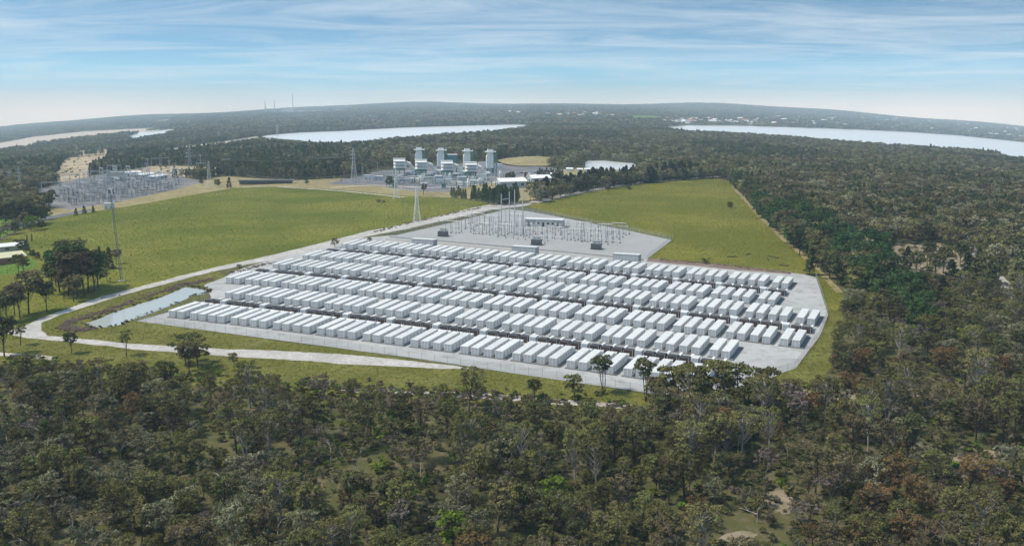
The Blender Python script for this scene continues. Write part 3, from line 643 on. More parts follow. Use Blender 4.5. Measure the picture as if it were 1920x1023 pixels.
# ------------------------------------------------------------------ gas turbine plant
def plant_unit(i, stack_px, intake_px):
    """Exhaust stack, intake house and duct of one turbine."""
    nm = ['leftmost', 'second from left', 'third from left', 'rightmost'][i]
    sp = at(*stack_px); k = mpp(sp.y)
    r = thing('exhaust_stack', f'pale green exhaust stack with top platform and green stair tower, {nm} of four', 'stack', sp, .12, 'four exhaust stacks of the gas plant')
    h = 50*k; w_ = 11.5*k
    MB().bx(-w_*.62, w_*.5, -w_*.5, w_*.5, h*.30, h*.72).bx(-w_*.5, w_*.5, -w_*.5, w_*.5, h*.72, h*.80).build('lower_casing', M['pale_green'], r)
    MB().prism([(-w_*.62, h*.72), (w_*.5, h*.72), (w_*.46, h*.8), (-w_*.44, h*.8)], -w_*.51, w_*.51).bx(-w_*.44, w_*.46, -w_*.45, w_*.45, h*.8, h).build('chimney', M['pale_green'], r)
    MB().bx(-w_*.40, w_*.42, -w_*.41, w_*.41, h, h+.3).build('opening', M['dark'], r)
    pf = MB().bx(-w_*.78, w_*.9, -w_*.75, w_*.75, h*.885, h*.905)
    for a, b in (((-.78, -.75), (.9, -.75)), ((.9, -.75), (.9, .75)), ((-.78, -.75), (-.78, .75))):
        pf.bar((a[0]*w_, a[1]*w_, h*.93), (b[0]*w_, b[1]*w_, h*.93), .12)
    pf.build('platform', M['pale_steel'], r)
    for x in (-.5, .4):
        for y in (-.4, .4): MB().bx(x*w_-.4, x*w_+.4, y*w_-.4, y*w_+.4, -1, h*.30).build('leg', M['green_steel'], r)
    MB().bx(-w_*.3, w_*.25, -w_*.35, w_*.35, 0, h*.29).build('base_block', M['blue_grey'], r)
    st = MB(); x0, x1 = w_*.56, w_*1.05
    for x in (x0, x1):
        for y in (-w_*.35, w_*.2): st.bar((x, y, 0), (x, y, h*.9), .22)
    n = 9
    for q in range(n):
        z0, z1 = h*.9*q/n, h*.9*(q+1)/n
        st.bx(x0-.1, x1+.1, -w_*.38, w_*.22, z1-.12, z1+.12)
        st.bar((x0 if q % 2 else x1, -w_*.38, z0), (x1 if q % 2 else x0, -w_*.38, z1), .28)
    st.build('stair_tower', M['green_steel'], r)
    # intake filter house with three louvre tiers on a frame
    ip = at(*intake_px); k = mpp(ip.y)
    t = thing('air_intake', f'cream air intake house with three sloped louvre tiers, {nm} of four', 'filter house', ip, .12, 'four air intakes of the gas plant')
    W, D, z0, z1 = 21*k, 16*k, 15*k, 33*k; tier = (z1-z0)/3
    for q in range(3):
        zb = z0+q*tier
        MB().bx(-W/2, W/2, -D/2, D/2, zb+.02, zb+tier-.02).build('tier', M['cream'], t)
        lv = MB(); lv.prism([(-D/2-2.6, zb+tier*.28), (-D/2-2.6, zb+tier*.34), (-D/2+.05, zb+tier*.97), (-D/2+.05, zb+tier*.85)], -W/2-.2, W/2+.2)
        lv.v = [(y, x, z) for x, y, z in lv.v]; lv.build('louvre_hood', M['white'], t)
        MB().bx(-W/2+.3, W/2-.3, -D/2-.06, -D/2+.1, zb+tier*.06, zb+tier*.45).build('louvre_opening', M['grey_metal'], t)
    MB().bx(-W/2-.5, W/2+.5, -D/2-.5, D/2+.5, z1, z1+.5).build('roof', M['white_roof'], t)
    lm = MB().bx(-W/2-.4, W/2+.4, -D/2-.3, D/2+.3, z0-1.2, z0)
    lm.build('support_deck', M['green_steel'], t)
    for x in (-.45, 0, .45):
        for y in (-.42, .42): MB().bx(x*W-.35, x*W+.35, y*D-.35, y*D+.35, -.5, z0-1.1).build('leg', M['green_steel'], t)
    MB().bx(W/2, W/2+3*k, -D*.3, D*.3, z0+1, z1-2).build('plenum', M['cream'], t)
    # duct to the turbine hall and the turbine enclosure
    e = thing('turbine_enclosure', f'blue grey turbine enclosure with cream duct, {nm} of four', 'building', ip+Vector((14*k, 7, 0)), .12, 'four turbine enclosures')
    MB().bx(-4*k, 15*k, -5, 7, 0, 8.5*k).build('housing', M['blue_grey'], e)
    MB().bx(-3*k, 6*k, -5.2, -4.9, .5, 5.5*k).build('roller_door', M['panel'], e)
    du = MB().path([(-2*k, 0, 25*k), (4*k, 0, 23*k), (8*k, 1, 17*k), (13*k, 1, 12*k), (22*k, 2, 11*k)], [3.6*k, 3.6*k, 3.2*k, 3.0*k, 3.0*k], n=10)
    du.build('duct', M['cream'], e)
    MB().bx(9*k, 13*k, -3, 3, 8.5*k, 13.5*k).bar((6*k, -6, 0), (6*k, -6, 9*k), .5, n=8).bar((11*k, -6, 0), (11*k, -6, 7*k), .7, n=8).build('vessel', M['cream'], e)
    for z in (2.5*k, 6*k): MB().bx(-4*k, 15*k, -5.4, -5.1, z, z+.5).build('pipe_rack', M['galv'], e)
    tr = thing('unit_transformer', f'blue grey unit transformer before intake, {nm} of four', 'transformer', ip+Vector((4*k, -20, 0)), .12, 'four unit transformers')
    MB().bx(-5*k, 5*k, -3, 3, .3, 5.5*k).build('tank', M['blue_grey'], tr)
    MB().bx(-4.6*k, 4.6*k, 3.2, 4.4, .6, 4.8*k).build('radiator', M['mid_metal'], tr)
    MB().bx(5.6*k, 6.6*k, -4, 4, 0, 8*k).bx(-6.6*k, -5.6*k, -4, 4, 0, 8*k).build('fire_wall', M['blue_grey'], tr)
    for q in range(3): MB().bar((-3*k+q*3*k, 0, 5.5*k), (-3*k+q*3*k, 0, 9*k), .4, .2, n=6).build('bushing', M['galv'], tr)
for i, (s, a) in enumerate(zip([(786, 326), (827, 327), (876, 328.5), (919, 330)], [(749, 331), (789.5, 333), (838, 335), (882.5, 337.5)])): plant_unit(i, s, a)
pr_ = random.Random(21)
for i, x in enumerate(sorted(pr_.uniform(735, 930) for _ in range(26))):
    y = np.interp(x, [735, 930], [337, 341])+pr_.uniform(-7, 12); p = at(x, y); kk = mpp(p.y)
    r = thing('pipe_rack', f'small pipework and vessel cluster in the gas plant yard, {ordn(i+1)} from left', 'pipework', p, pr_.uniform(-.2, .3), 'pipework in the gas plant yard')
    L_ = pr_.uniform(8, 20)
    q = MB()
    for z in (2.2, 3.4, 4.6): q.bar((-L_/2, pr_.uniform(-.5, .5), z), (L_/2, 0, z), pr_.uniform(.2, .4), n=6)
    q.build('pipe', M[pr_.choice(['galv', 'cream', 'pale_steel', 'blue_grey'])], r)
    for x_ in (-L_/2, 0, L_/2): MB().bx(x_-.15, x_+.15, -1, 1, 0, 5).build('stanchion', M[pr_.choice(['green_steel', 'mid_metal'])], r)
    if i % 2: MB().bar((L_*.3, 2.5, 0), (L_*.3, 2.5, pr_.uniform(4, 8)), pr_.uniform(.9, 1.6), n=12).build('vessel', M[pr_.choice(['white', 'cream', 'pale_green'])], r)
b = thing('boiler_frame', 'teal steel framed cooler block behind the stacks', 'cooler', at(848, 324), .1)
k = mpp(at(848, 324).y)
MB().bx(-9*k, 9*k, -5, 5, 20*k, 33*k).bx(-15*k, -9*k, -4, 4, 14*k, 20*k).build('casing', M['teal'], b)
MB().bx(-9.5*k, 9.5*k, -5.5, 5.5, 33*k, 34.5*k).build('deck', M['pale_steel'], b)
for x in (-8, 0, 8):
    for y in (-4, 4): MB().bx(x*k-.4, x*k+.4, y-.4, y+.4, 0, 20*k).build('leg', M['teal'], b)
def simple_block(name, label, px, W, D, h, m, rz=.1, cat='building', roof=None, group=None, doors=2):
    r = thing(name, label, cat, at(*px), rz, group)
    MB().bx(-W/2, W/2, -D/2, D/2, 0, h).build('wall', m, r)
    MB().bx(-W/2-.15, W/2+.15, -D/2-.15, D/2+.15, h, h+.25).build('roof', roof or M['white_roof'], r)
    for q in range(doors):
        x = -W/2+W*(q+.5)/doors; MB().bx(x-.6, x+.6, -D/2-.05, -D/2+.03, .1, 2.2).build('door', M['seam'], r)
    return r
for i, (x, y, W, h, m) in enumerate(sorted([(742, 345, 8, 4.5, 'panel'), (757, 340, 7, 4, 'blue_grey'), (822, 344, 7, 7, 'blue_grey'), (866, 348, 8, 8, 'blue_grey'), (905, 338, 8, 6, 'cream'), (936, 316, 7, 5, 'white'), (905, 316, 10, 7, 'cream'), (710, 338, 9, 4, 'blue_grey'), (795, 350, 6, 3.5, 'white'), (690, 336, 8, 4, 'white')])):
    simple_block('plant_room', f'{m.replace("_", " ")} box shaped plant room in the gas plant yard, {ordn(i+1)} from left', (x, y), W, 6, h, M[m], group='plant rooms in the gas plant yard')
for i, (x, y) in enumerate([(832, 352), (740, 352)]):
    simple_block('kiosk', f'small green kiosk on the plant yard, {["right", "left"][i]} one of two', (x, y), 3.6, 3, 3.5, M['green_steel'], group='green kiosks', roof=M['green_steel'], doors=1)
# portal gantries, shared by the switchyards
def make_gantry(wd, h):
    r = thing('steel_gantry', 'x', 'gantry')
    for x in (-wd/2, wd/2):
        MB().bar((x-.5, 0, 0), (x, 0, h), .17).bar((x+.5, 0, 0), (x, 0, h), .17).bar((x-.4, 0, h*.25), (x+.3, 0, h*.5), .08).bar((x+.4, 0, h*.25), (x-.3, 0, h*.5), .08).bar((x, 0, h), (x, 0, h*1.22), .12, .06).build('post', M['galv'], r)
    bm_ = MB().bar((-wd/2, 0, h), (wd/2, 0, h), .15).bar((-wd/2, 0, h-.9), (wd/2, 0, h-.9), .15)
    n = 8
    for k in range(n): bm_.bar((-wd/2+wd*k/n, 0, h-.9 if k % 2 else h), (-wd/2+wd*(k+1)/n, 0, h if k % 2 else h-.9), .07)
    bm_.build('beam', M['galv'], r)
    for k in range(3): x = -wd/3+k*wd/3; MB().bar((x, 0, h-.9), (x, 0, h-3), .12, n=5).build('insulator', M['mid_metal'], r)
    return r
def make_rack():
    r = thing('bus_support', 'x', 'bus support')
    for x in (-4, 0, 4): MB().bar((x, 0, 0), (x, 0, 3.6), .16, n=5).bar((x, 0, 3.6), (x, 0, 5.6), .24, .12, n=5).build('column', M['mid_metal'], r)
    MB().bar((-5.5, 0, 5.6), (5.5, 0, 5.6), .13).build('busbar', M['galv'], r)
    MB().bx(-4.8, 4.8, -.4, .4, 0, .3).build('footing', M['dark_concrete'], r)
    return r
g0, k0 = make_gantry(15, 14), make_rack(); gu = ku = False
g0['group'] = 'steel gantries of the left switchyard'; k0['group'] = 'bus supports of the left switchyard'
rr = random.Random(5)
A, B, Cc = at(80, 372), at(215, 330), at(345, 346)             # two edges of the left switchyard
gl, kl = [], []
for i in range(9):
    for j in range(9):
        u_, v_ = (i+.5)/9, (j+.5)/9
        p = B.lerp(A, u_)+(Cc-B)*v_ if True else None
        px, py = proj(p.x, p.y, float(tz(p.x, p.y)))
        if not inside(YARD_L, px, py): continue
        (gl if (i+j) % 2 == 0 else kl).append((px, p)); kl.append((px+.1, p+Vector((rr.uniform(-9, 9), rr.uniform(-14, 14), 0))))
        kl.append((px+.2, p+Vector((rr.uniform(-9, 9), rr.uniform(-14, 14), 0))))
yaw = math.atan2((Cc-B).y, (Cc-B).x)
for i, (px, p) in enumerate(sorted(gl, key=lambda a: a[0])):
    o = g0 if not gu else copy_tree(g0); gu = True
    p = Vector((p.x, p.y, float(tz(p.x, p.y)))); o.location = p; o.rotation_euler = (0, 0, yaw+(math.pi/2 if i % 3 == 0 else 0)); s = rr.uniform(.8, 1.25); o.scale = (s, s, s)
    tag(o, f'grey steel portal gantry in the left switchyard, {ordn(i+1)} from the left', 'gantry', 'steel gantries of the left switchyard')
for i, (px, p) in enumerate(sorted(kl, key=lambda a: a[0])):
    o = k0 if not ku else copy_tree(k0); ku = True
    p = Vector((p.x, p.y, float(tz(p.x, p.y)))); o.location = p; o.rotation_euler = (0, 0, yaw+(math.pi/2 if i % 2 == 0 else 0))
    tag(o, f'low busbar support in the left switchyard, {ordn(i+1)} from the left', 'bus support', 'bus supports of the left switchyard')
gp = [(640, 340), (668, 342), (694, 341), (712, 346), (735, 349), (762, 352), (785, 350), (806, 352), (655, 333), (680, 332), (720, 334), (770, 344)]
for i, (x, y) in enumerate(sorted(gp)):
    o = copy_tree(g0 if i % 2 else k0); o.location = at(x, y); o.rotation_euler = (0, 0, .2 if i % 3 else 1.6); o.scale = (.7, .7, .7)
    if i % 2: tag(o, f'steel gantry before the gas plant, {ordn((i+1)//2)} from the left', 'gantry', 'gantries before the gas plant')
    else: tag(o, f'busbar support before the gas plant, {ordn(i//2+1)} from the left', 'bus support', 'bus supports before the gas plant')
gp = [(292, 314), (310, 313), (378, 326), (425, 318)]
for i, (x, y) in enumerate(gp):
    o = copy_tree(g0); o.location = at(x, y); o.rotation_euler = (0, 0, .3); o.scale = (.7, .7, .9)
    tag(o, f'steel gantry on the sandy ground behind left switchyard, {ordn(i+1)} from left', 'gantry', 'gantries behind the left switchyard')
def long_shed(label, p0, p1, D, h, m=None):
    a, b_ = at(*p0), at(*p1); d = b_-a; L_ = math.hypot(d.x, d.y); r = thing('relay_shed', label, 'shed', (a+b_)/2, math.atan2(d.y, d.x), 'sheds behind the left switchyard')
    MB().bx(-L_/2, L_/2, -D/2, D/2, 0, h).build('wall', M['shed_wall'] if m is None else M[m], r)
    MB().prism([(-D/2-.4, h), (D/2+.4, h), (0, h+1.6)], -L_/2-.3, L_/2+.3).build('roof', M['shed_roof'], r).rotation_euler = (0, 0, math.pi/2)
    for q in range(4): MB().bx(-L_/2+L_*(q+.3)/4, -L_/2+L_*(q+.3)/4+1.4, -D/2-.05, -D/2+.03, .1, 2.4).build('door', M['dark'], r)
long_shed('white roofed relay shed behind the left switchyard, left of three', (234, 331), (262, 328.5), 10, 4)
long_shed('white roofed relay shed behind the left switchyard, middle of three', (258, 335), (284, 331.5), 10, 4)
long_shed('white roofed relay shed behind the left switchyard, right of three', (280, 339), (306, 334.5), 10, 4)
simple_block('workshop', 'square beige workshop block at the back of the left switchyard', (219, 338), 14, 12, 9, M['beige'], .2)
r = thing('bridge_deck', 'dark flat roofed pump house by the field\'s far edge', 'building', at(500, 345), .1)
MB().bx(-26, 26, -4, 4, 3.0, 4.2).build('roof', M['dark_concrete'], r)
for q in range(9): MB().bx(-25+q*6, -24+q*6, -3.5, 3.5, 0, 3).build('pier', M['dark_concrete'], r)
MB().bx(-24, 24, -1, 3, 0, 2.9).build('wall', M['mid_metal'], r); r.name = 'pump_house'

# ------------------------------------------------------------------ lattice towers
def lattice(name, label, base_px, top_py, mt, wb=.17, arms=3, group='power line towers', rz=.3, thick=.0036, cat='pylon'):
    p = at(*base_px); h = (base_px[1]-top_py)*mpp(p.y)*1.01
    r = thing(name, label, cat, p, rz, group); th = max(.09, h*thick)
    w0, w1 = h*wb/2, h*.022
    def half(z): t = z/h; return w0+(w1-w0)*(1-(1-t)**1.7) if t < 1 else w1
    lv = [h*(1-(1-i/9)**1.25) for i in range(10)]
    for sx in (-1, 1):
        for sy in (-1, 1):
            MB().path([(sx*half(z), sy*half(z), z) for z in lv], [th]*len(lv), n=4).build('leg', mt, r)
    br = MB()
    for a, b_ in zip(lv[:-1], lv[1:]):
        ha, hb = half(a), half(b_)
        for s in (-1, 1):
            br.bar((-ha, s*ha, a), (hb, s*hb, b_), th*.6).bar((ha, s*ha, a), (-hb, s*hb, b_), th*.6)
            br.bar((s*ha, -ha, a), (s*hb, hb, b_), th*.6).bar((s*ha, ha, a), (s*hb, -hb, b_), th*.6)
            br.bar((-hb, s*hb, b_), (hb, s*hb, b_), th*.5)
    br.build('bracing', mt, r)
    for q in range(arms):
        z = h*(.66+.12*q); x = h*(.15-.012*q); a = MB()
        for s in (-1, 1):
            for y in (-1, 1): a.bar((s*half(z), y*half(z), z), (s*x, 0, z+h*.01), th*.6).bar((s*half(z+h*.035), y*half(z), z+h*.035), (s*x, 0, z+h*.01), th*.5)
        a.build('cross_arm', mt, r)
        for s in (-1, 1): MB().bar((s*x, 0, z), (s*x, 0, z-h*.045), th*.8, n=5).build('insulator', M['mid_metal'], r)
    return r, p, h
T1 = lattice('lattice_pylon', 'grey lattice pylon with spread arms on dry ground behind the left switchyard', (357, 329), 277, M['galv'], .26, 3)
T2 = lattice('lattice_pylon', 'pale lattice tower standing at the far edge of the left field', (393, 352), 303, M['pale_steel'], .24, 0)
T3 = lattice('lattice_pylon', 'grey lattice pylon left of the gas plant before dark forest', (664, 336), 279, M['galv'], .2, 3)
T4 = lattice('lattice_pylon', 'pale slim lattice tower on the field\'s far edge before the gas plant', (743, 373), 318, M['pale_steel'], .2, 0)
T5 = lattice('lattice_pylon', 'pale slim lattice tower beside the dirt track left of the substation', (782, 418), 349, M['pale_steel'], .2, 0)
T6 = lattice('lattice_pylon', 'grey lattice pylon at the left frame edge behind the switchyard', (38, 362), 314, M['galv'], .16, 3)
far_t = [((145, 292), 272, 'above the left sand clearing'), ((188, 292), 273, 'right of the sand clearing\'s top'), ((313, 277), 259, 'left of two on the far sandy road'), ((346, 272), 257, 'right of two on the far sandy road'), ((411, 266), 246, 'before the far end of the lake'), ((520, 256), 234, 'on the lake\'s far shore'), ((533, 305), 288, 'low in the forest before the lake'), ((20, 355), 322, 'nearest the left frame edge')]
for bp, tp, ph in far_t: lattice('lattice_pylon', 'faint distant lattice pylon '+ph, bp, tp, M['galv'], .2, 3)
for i, (x, yb, yt) in enumerate(sorted([(278, 322, 297), (377, 326, 290), (275, 330, 305), (318, 331, 300), (207+5, 318, 296), (708, 322, 304)])):
    p = at(x, yb); h = (yb-yt)*mpp(p.y); r = thing('steel_pole', f'slender steel pole near the switchyard, {ordn(i+1)} slim pole from left', 'pole', p, 0, 'slim steel poles'); MB().bar((0, 0, 0), (0, 0, h), .35, .2, n=6).build('shaft', M['galv'], r); MB().bar((-2, 0, h*.93), (2, 0, h*.93), .15).build('crossarm', M['galv'], r)
def wires(label, a, b_, sag, n=3, spread=4):
    q = MB(); base = Vector(a)
    for k in range(n):
        off = Vector(((k-(n-1)/2)*spread, 0, (k % 2)*3)); pts = []
        for i in range(15):
            t = i/14; p = Vector(a).lerp(Vector(b_), t)+off; p.z -= sag*4*t*(1-t); pts.append(tuple(p-base))
        q.path(pts, [.085]*15, n=3)
    o = q.build('power_line', M['wire']); o.location = base; tag(o, label, 'power line', 'power lines')
top = lambda T, f=.8: T[1]+Vector((0, 0, T[2]*f))
wires('power lines from the left grey pylon to the pylon by the gas plant', top(T1), top(T3), 8)
wires('power lines leaving the left pylon toward the left frame edge', top(T1), top(T6), 8)
wires('power lines from the gas plant pylon down to its yard', top(T3), at(735, 349)+Vector((0, 0, 9)), 3)
wires('power lines crossing the forest from the gas plant pylon to a distant pylon', top(T3), at(533, 305)+Vector((0, 0, 16)), 6)
wires('power lines from the left grey pylon toward the far sandy road', top(T1), at(346, 272)+Vector((0, 0, 22)), 10)
wires('power lines between the pale tower at field edge and the left grey pylon', top(T2, .95), top(T1), 5)
wires('power lines between the two pale towers before the gas plant', top(T4, .95), top(T5, .95), 5, 2)
wires('power lines from the pale track tower to the substation masts', top(T5, .95), at(940, 441)+Vector((0, 0, 17)), 4, 3, 2)
wires('long power lines from the pale field edge tower to the gas plant front tower', top(T2, .95), top(T4, .95), 12, 3)
# slim communications mast by the copse
p = at(228, 527); h = (527-354)*mpp(p.y)*1.02
r = thing('antenna_mast', 'tall slim lattice antenna mast rising from the left field beside the copse', 'mast', p+Vector((0, 0, 0)), .2)
r.rotation_euler = (0, -.06, .2)
w_ = .62
for k in range(3):
    t = 2*math.pi*k/3; MB().bar((w_*math.cos(t), w_*math.sin(t), 0), (w_*.55*math.cos(t), w_*.55*math.sin(t), h), .09).build('leg', M['mid_metal'], r)
br = MB(); n = 36
for q in range(n):
    z0, z1 = h*q/n, h*(q+1)/n; f0, f1 = w_*(1-.45*q/n), w_*(1-.45*(q+1)/n)
    for k in range(3):
        t, s = 2*math.pi*k/3, 2*math.pi*(k+1)/3; br.bar((f0*math.cos(t), f0*math.sin(t), z0), (f1*math.cos(s), f1*math.sin(s), z1), .045)
br.build('bracing', M['mid_metal'], r)
hd = MB().bar((0, 0, h*.93), (0, 0, h*.945), 1.3, n=10).bar((0, 0, h*.985), (0, 0, h*1.0), 1.2, n=10); hd.build('platform', M['galv'], r)
for k in range(6):
    t = k*math.pi/3; MB().box((1.25*math.cos(t), 1.25*math.sin(t), h*.97), (.45, .3, 2.6), t).build('antenna_panel', M['white'] if k % 2 else M['mid_metal'], r)
MB().bar((.8, 0, h*.86), (1.3, -.3, h*.86), .55, n=10).build('dish', M['white'], r)
MB().bx(-1.4, 1.4, -1.4, 1.4, 0, .35).build('footing', M['concrete'], r)
simple_block('equipment_hut', 'small white equipment hut beyond the left field under the mast head', (205, 391), 7, 5, 4, M['white'], .2)

# ------------------------------------------------------------------ sheds, huts, vehicles, house
def gable(name, label, px, W, L_, h, rise, rz, wm, rm, cat='shed', group=None, openings=3):
    r = thing(name, label, cat, at(*px), rz, group)
    MB().prism([(-W/2, 0), (W/2, 0), (W/2, h), (0, h+rise), (-W/2, h)], -L_/2, L_/2).build('wall', wm, r)
    rf = MB()
    for s in (-1, 1): rf.prism([(s*(W/2+.5), h-.15), (s*(W/2+.5), h+.12), (0, h+rise+.3), (0, h+rise+.03)], -L_/2-.5, L_/2+.5)
    rf.build('roof', rm, r)
    for q in range(openings): MB().bx(-W/2+W*(q+.25)/openings, -W/2+W*(q+.75)/openings, -L_/2-.06, -L_/2+.03, .1, h*.75).build('door', M['dark'], r)
    for q in range(openings): MB().bx(W/2-.03, W/2+.06, -L_/2+L_*(q+.35)/openings, -L_/2+L_*(q+.65)/openings, h*.35, h*.7).build('window', M['glass'], r)
    return r
gable('storage_shed', 'large white roofed shed behind the pine row, left of two', (958, 351), 15, 25, 5.5, 2.6, -1.25, M['shed_wall'], M['shed_roof'], group='white roofed sheds')
gable('storage_shed', 'white roofed shed behind the pine row, right of two', (1011, 343), 14, 19, 5, 2.4, -1.25, M['blue_grey'], M['shed_roof'], group='white roofed sheds')
for i, (x, y) in enumerate([(1068, 321), (1087, 322), (1101, 322), (1035, 331)]):
    gable('site_hut', f'small white site hut beyond the sheds, {["leftmost of three in a row", "middle of three in a row", "rightmost of three in a row", "nearest the shed roof"][i]}', (x, y), 5, 7 if i == 0 else 5.5, 2.8, .9, 1.5, M['white'], M['shed_roof'], 'hut', 'site huts', 2)
def car(px, m, label, rz):
    r = thing('parked_car', label, 'car', at(*px)+Vector((0, 0, .06)), rz, 'cars parked behind the sheds')
    MB().prism([(-2.2, .35), (2.2, .35), (2.25, .75), (1.3, .95), (.7, 1.45), (-1.2, 1.48), (-1.9, .98), (-2.25, .85)], -.9, .9).build('body', m, r)
    MB().prism([(1.15, .97), (.66, 1.38), (-1.15, 1.40), (-1.7, .99)], -.91, .91).build('window', M['glass'], r)
    for x in (-1.35, 1.35):
        for y in (-.85, .85): MB().bar((x, y-.12, .34), (x, y+.12, .34), .34, n=10).build('wheel', M['tyre'], r)
for i, (x, y, m, nm) in enumerate([(968, 326, 'white', 'white car, leftmost in the row'), (977, 325, 'mid_metal', 'dark grey car, second in the row'), (986, 325.5, 'red', 'red car, third in the row'), (994, 327, 'white', 'white car, fourth in the row'), (1003, 325, 'blue', 'blue car, rightmost in the row'), (998, 360, 'red', 'red car beside the shed'), (1012, 357, 'white', 'white car near the shed end')]):
    car((x, y), M[m], nm+' parked behind the pine trees', .3+i*.2)
gable('farm_house', 'brick house with pale yellow roof at the left frame edge', (10, 492), 11, 17, 3.2, 2.0, -.75, M['brick'], M['yellow_roof'], 'house')
gable('outbuilding', 'low white roofed outbuilding behind the brick house', (8, 470), 9, 20, 2.8, 1.2, -.75, M['beige'], M['shed_roof'], 'shed')
o = simple_block('storage_block', 'small white roofed building among dark trees left of the gas plant', (682, 304), 22, 10, 5, M['white'], .1)

# ------------------------------------------------------------------ far power station and the houses across the lake
p = at(528, 212.5); k = mpp(p.y)
for nm, x, yt, yb in [('left', 503, 192, 214), ('middle', 520, 192, 214), ('right and tallest', 554.5, 181, 213)]:
    q = at(x, 213); kk = mpp(p.y); b_ = Vector(((x-960)/F*p.y, p.y, float(tz((x-960)/F*p.y, p.y))))
    h = (yb-yt)*kk+4; r = thing('power_station_chimney', f'slender grey chimney on the far horizon, {nm} of three', 'chimney', b_, 0, 'far power station chimneys')
    MB().bar((0, 0, -5), (0, 0, h), .95*kk, .6*kk, n=12).build('shaft', M['grey_metal'], r); MB().bar((0, 0, h), (0, 0, h+1.2*kk), .68*kk, .66*kk, n=12).build('rim', M['mid_metal'], r)
r = thing('power_station', 'grey blocky power station hall on the far horizon beside the tallest chimney', 'building', Vector(((540-960)/F*p.y, p.y+20, float(tz((540-960)/F*p.y, p.y)))), 0)
for x0, x1, h in [(-9, -3, 6), (-3.2, 2, 9), (2, 7, 7.5), (7, 12, 8.5)]: MB().bx(x0*k, x1*k, -15, 15, -4, h*k).build('hall', M['grey_metal'], r)
hm = {}
def house_proto(wm, rm):
    r = thing('lakeside_house', 'x', 'house')
    MB().prism([(-5, 0), (5, 0), (5, 4), (0, 6.2), (-5, 4)], -7, 7).build('wall', M[wm], r)
    q = MB()
    for s in (-1, 1): q.prism([(s*5.6, 3.6), (s*5.6, 4.1), (0, 6.7), (0, 6.2)], -7.6, 7.6)
    q.build('roof', M[rm], r); return r
hp = [house_proto('white', 'white_roof'), house_proto('beige', 'white_roof'), house_proto('white', 'grey_metal'), house_proto('beige', 'brick')]; hu = [False]*4
rr = random.Random(11); hs = []
for i in range(190):
    x = rr.uniform(1290, 1915) if rr.random() < .9 else rr.uniform(1240, 1300)
    yb = np.interp(x, [1290, 1380, 1480, 1600, 1700, 1800, 1920], [233, 233.5, 236, 239, 243, 249, 261]); y = yb-rr.random()**1.3*np.interp(x, [1290, 1500, 1650, 1920], [7, 16, 22, 17])
    hs.append((x, y, 0))
for i in range(34): hs.append((rr.uniform(1015, 1150), rr.uniform(213.5, 219.5), 1))
for i in range(10): hs.append((rr.uniform(930, 990), rr.uniform(211, 214), 1))
hs.sort(); cnt = {0: 0, 1: 0}
for x, y, gq in hs:
    cnt[gq] += 1; k_ = rr.choice([0, 0, 0, 1, 2, 3]); o = hp[k_] if not hu[k_] else copy_tree(hp[k_]); hu[k_] = True
    p = at(x, y); o.location = p+Vector((0, 0, 3.5)); o.rotation_euler = (0, 0, rr.uniform(0, 3.1)); s = rr.uniform(1.0, 1.9)*(.95 if gq else 1.05); o.scale = (s, s, s)
    d = ['small white house', 'small beige house with white roof', 'small white house with grey roof', 'small beige house with brick red roof'][k_]
    if gq: tag(o, d+f', far central settlement, {ordn(cnt[1])} from left', 'house', 'houses of the far settlement')
    else: tag(o, d+f', right lake\'s far shore, {ordn(cnt[0])} from left', 'house', 'houses across the right lake')

# ------------------------------------------------------------------ trees
def quads(P, Nn, size, rg, aspect=.6):
    """Leaf-sized quads at points P facing roughly Nn."""
    n = len(P); a = rg.normal(size=(n, 3)); a -= Nn*np.sum(a*Nn, 1)[:, None]; a /= np.linalg.norm(a, axis=1)[:, None]+1e-9
    b = np.cross(Nn, a); s = (size*(.6+.8*rg.random(n)))[:, None]
    V = np.stack([P-a*s-b*s*aspect*.3, P+b*s*aspect-a*s*.1, P+a*s+b*s*aspect*.2, P-b*s*aspect+a*s*.15], 1)
    return V.reshape(-1, 3)
def leaf_cloud(cent, rad, n, size, rg, flat=.65, droop=0.0):
    """Leaf quads in clumps; returns verts and a per-vertex shade value."""
    VV, A = [], []
    for c, r_ in zip(cent, rad):
        d = rg.normal(size=(n, 3)); d /= np.linalg.norm(d, axis=1)[:, None]
        d[:, 2] = np.where(d[:, 2] < -.25, -d[:, 2]*.6, d[:, 2])
        q = (.45+.55*rg.random(n)**.6)[:, None]
        P = c+d*q*r_*np.array([1, 1, flat]); P[:, 2] -= droop*r_*rg.random(n)
        Nn = d*.75+rg.normal(size=(n, 3))*.45+np.array([0, 0, .35]); Nn /= np.linalg.norm(Nn, axis=1)[:, None]
        VV.append(quads(P, Nn, size, rg)); cv = np.clip(rg.normal(.5, .18), 0, 1); A.append(np.repeat(np.clip(cv+rg.normal(0, .22, n), 0, 1), 4))
    return np.concatenate(VV), np.concatenate(A)
def mesh_of(name, parts):
    """parts: list of (verts Nx3, faces list or 'quads', material, var array or None)"""
    V, Fs, mi, var = [], [], [], []; off = 0; me = bpy.data.meshes.new(name)
    for k, (v, f, m, a) in enumerate(parts):
        v = np.asarray(v, float); me.materials.append(m)
        if isinstance(f, str): f = [(i, i+1, i+2, i+3) for i in range(0, len(v), 4)]
        Fs += [tuple(i+off for i in q) for q in f]; mi += [k]*len(f); V.append(v); off += len(v)
        var.append(np.full(len(v), .5) if a is None else a)
    V = np.concatenate(V); me.from_pydata(V.tolist(), [], Fs); me.polygons.foreach_set('material_index', mi)
    at_ = me.attributes.new('var', 'FLOAT', 'POINT'); at_.data.foreach_set('value', np.concatenate(var).astype(np.float32)); me.update(); return me
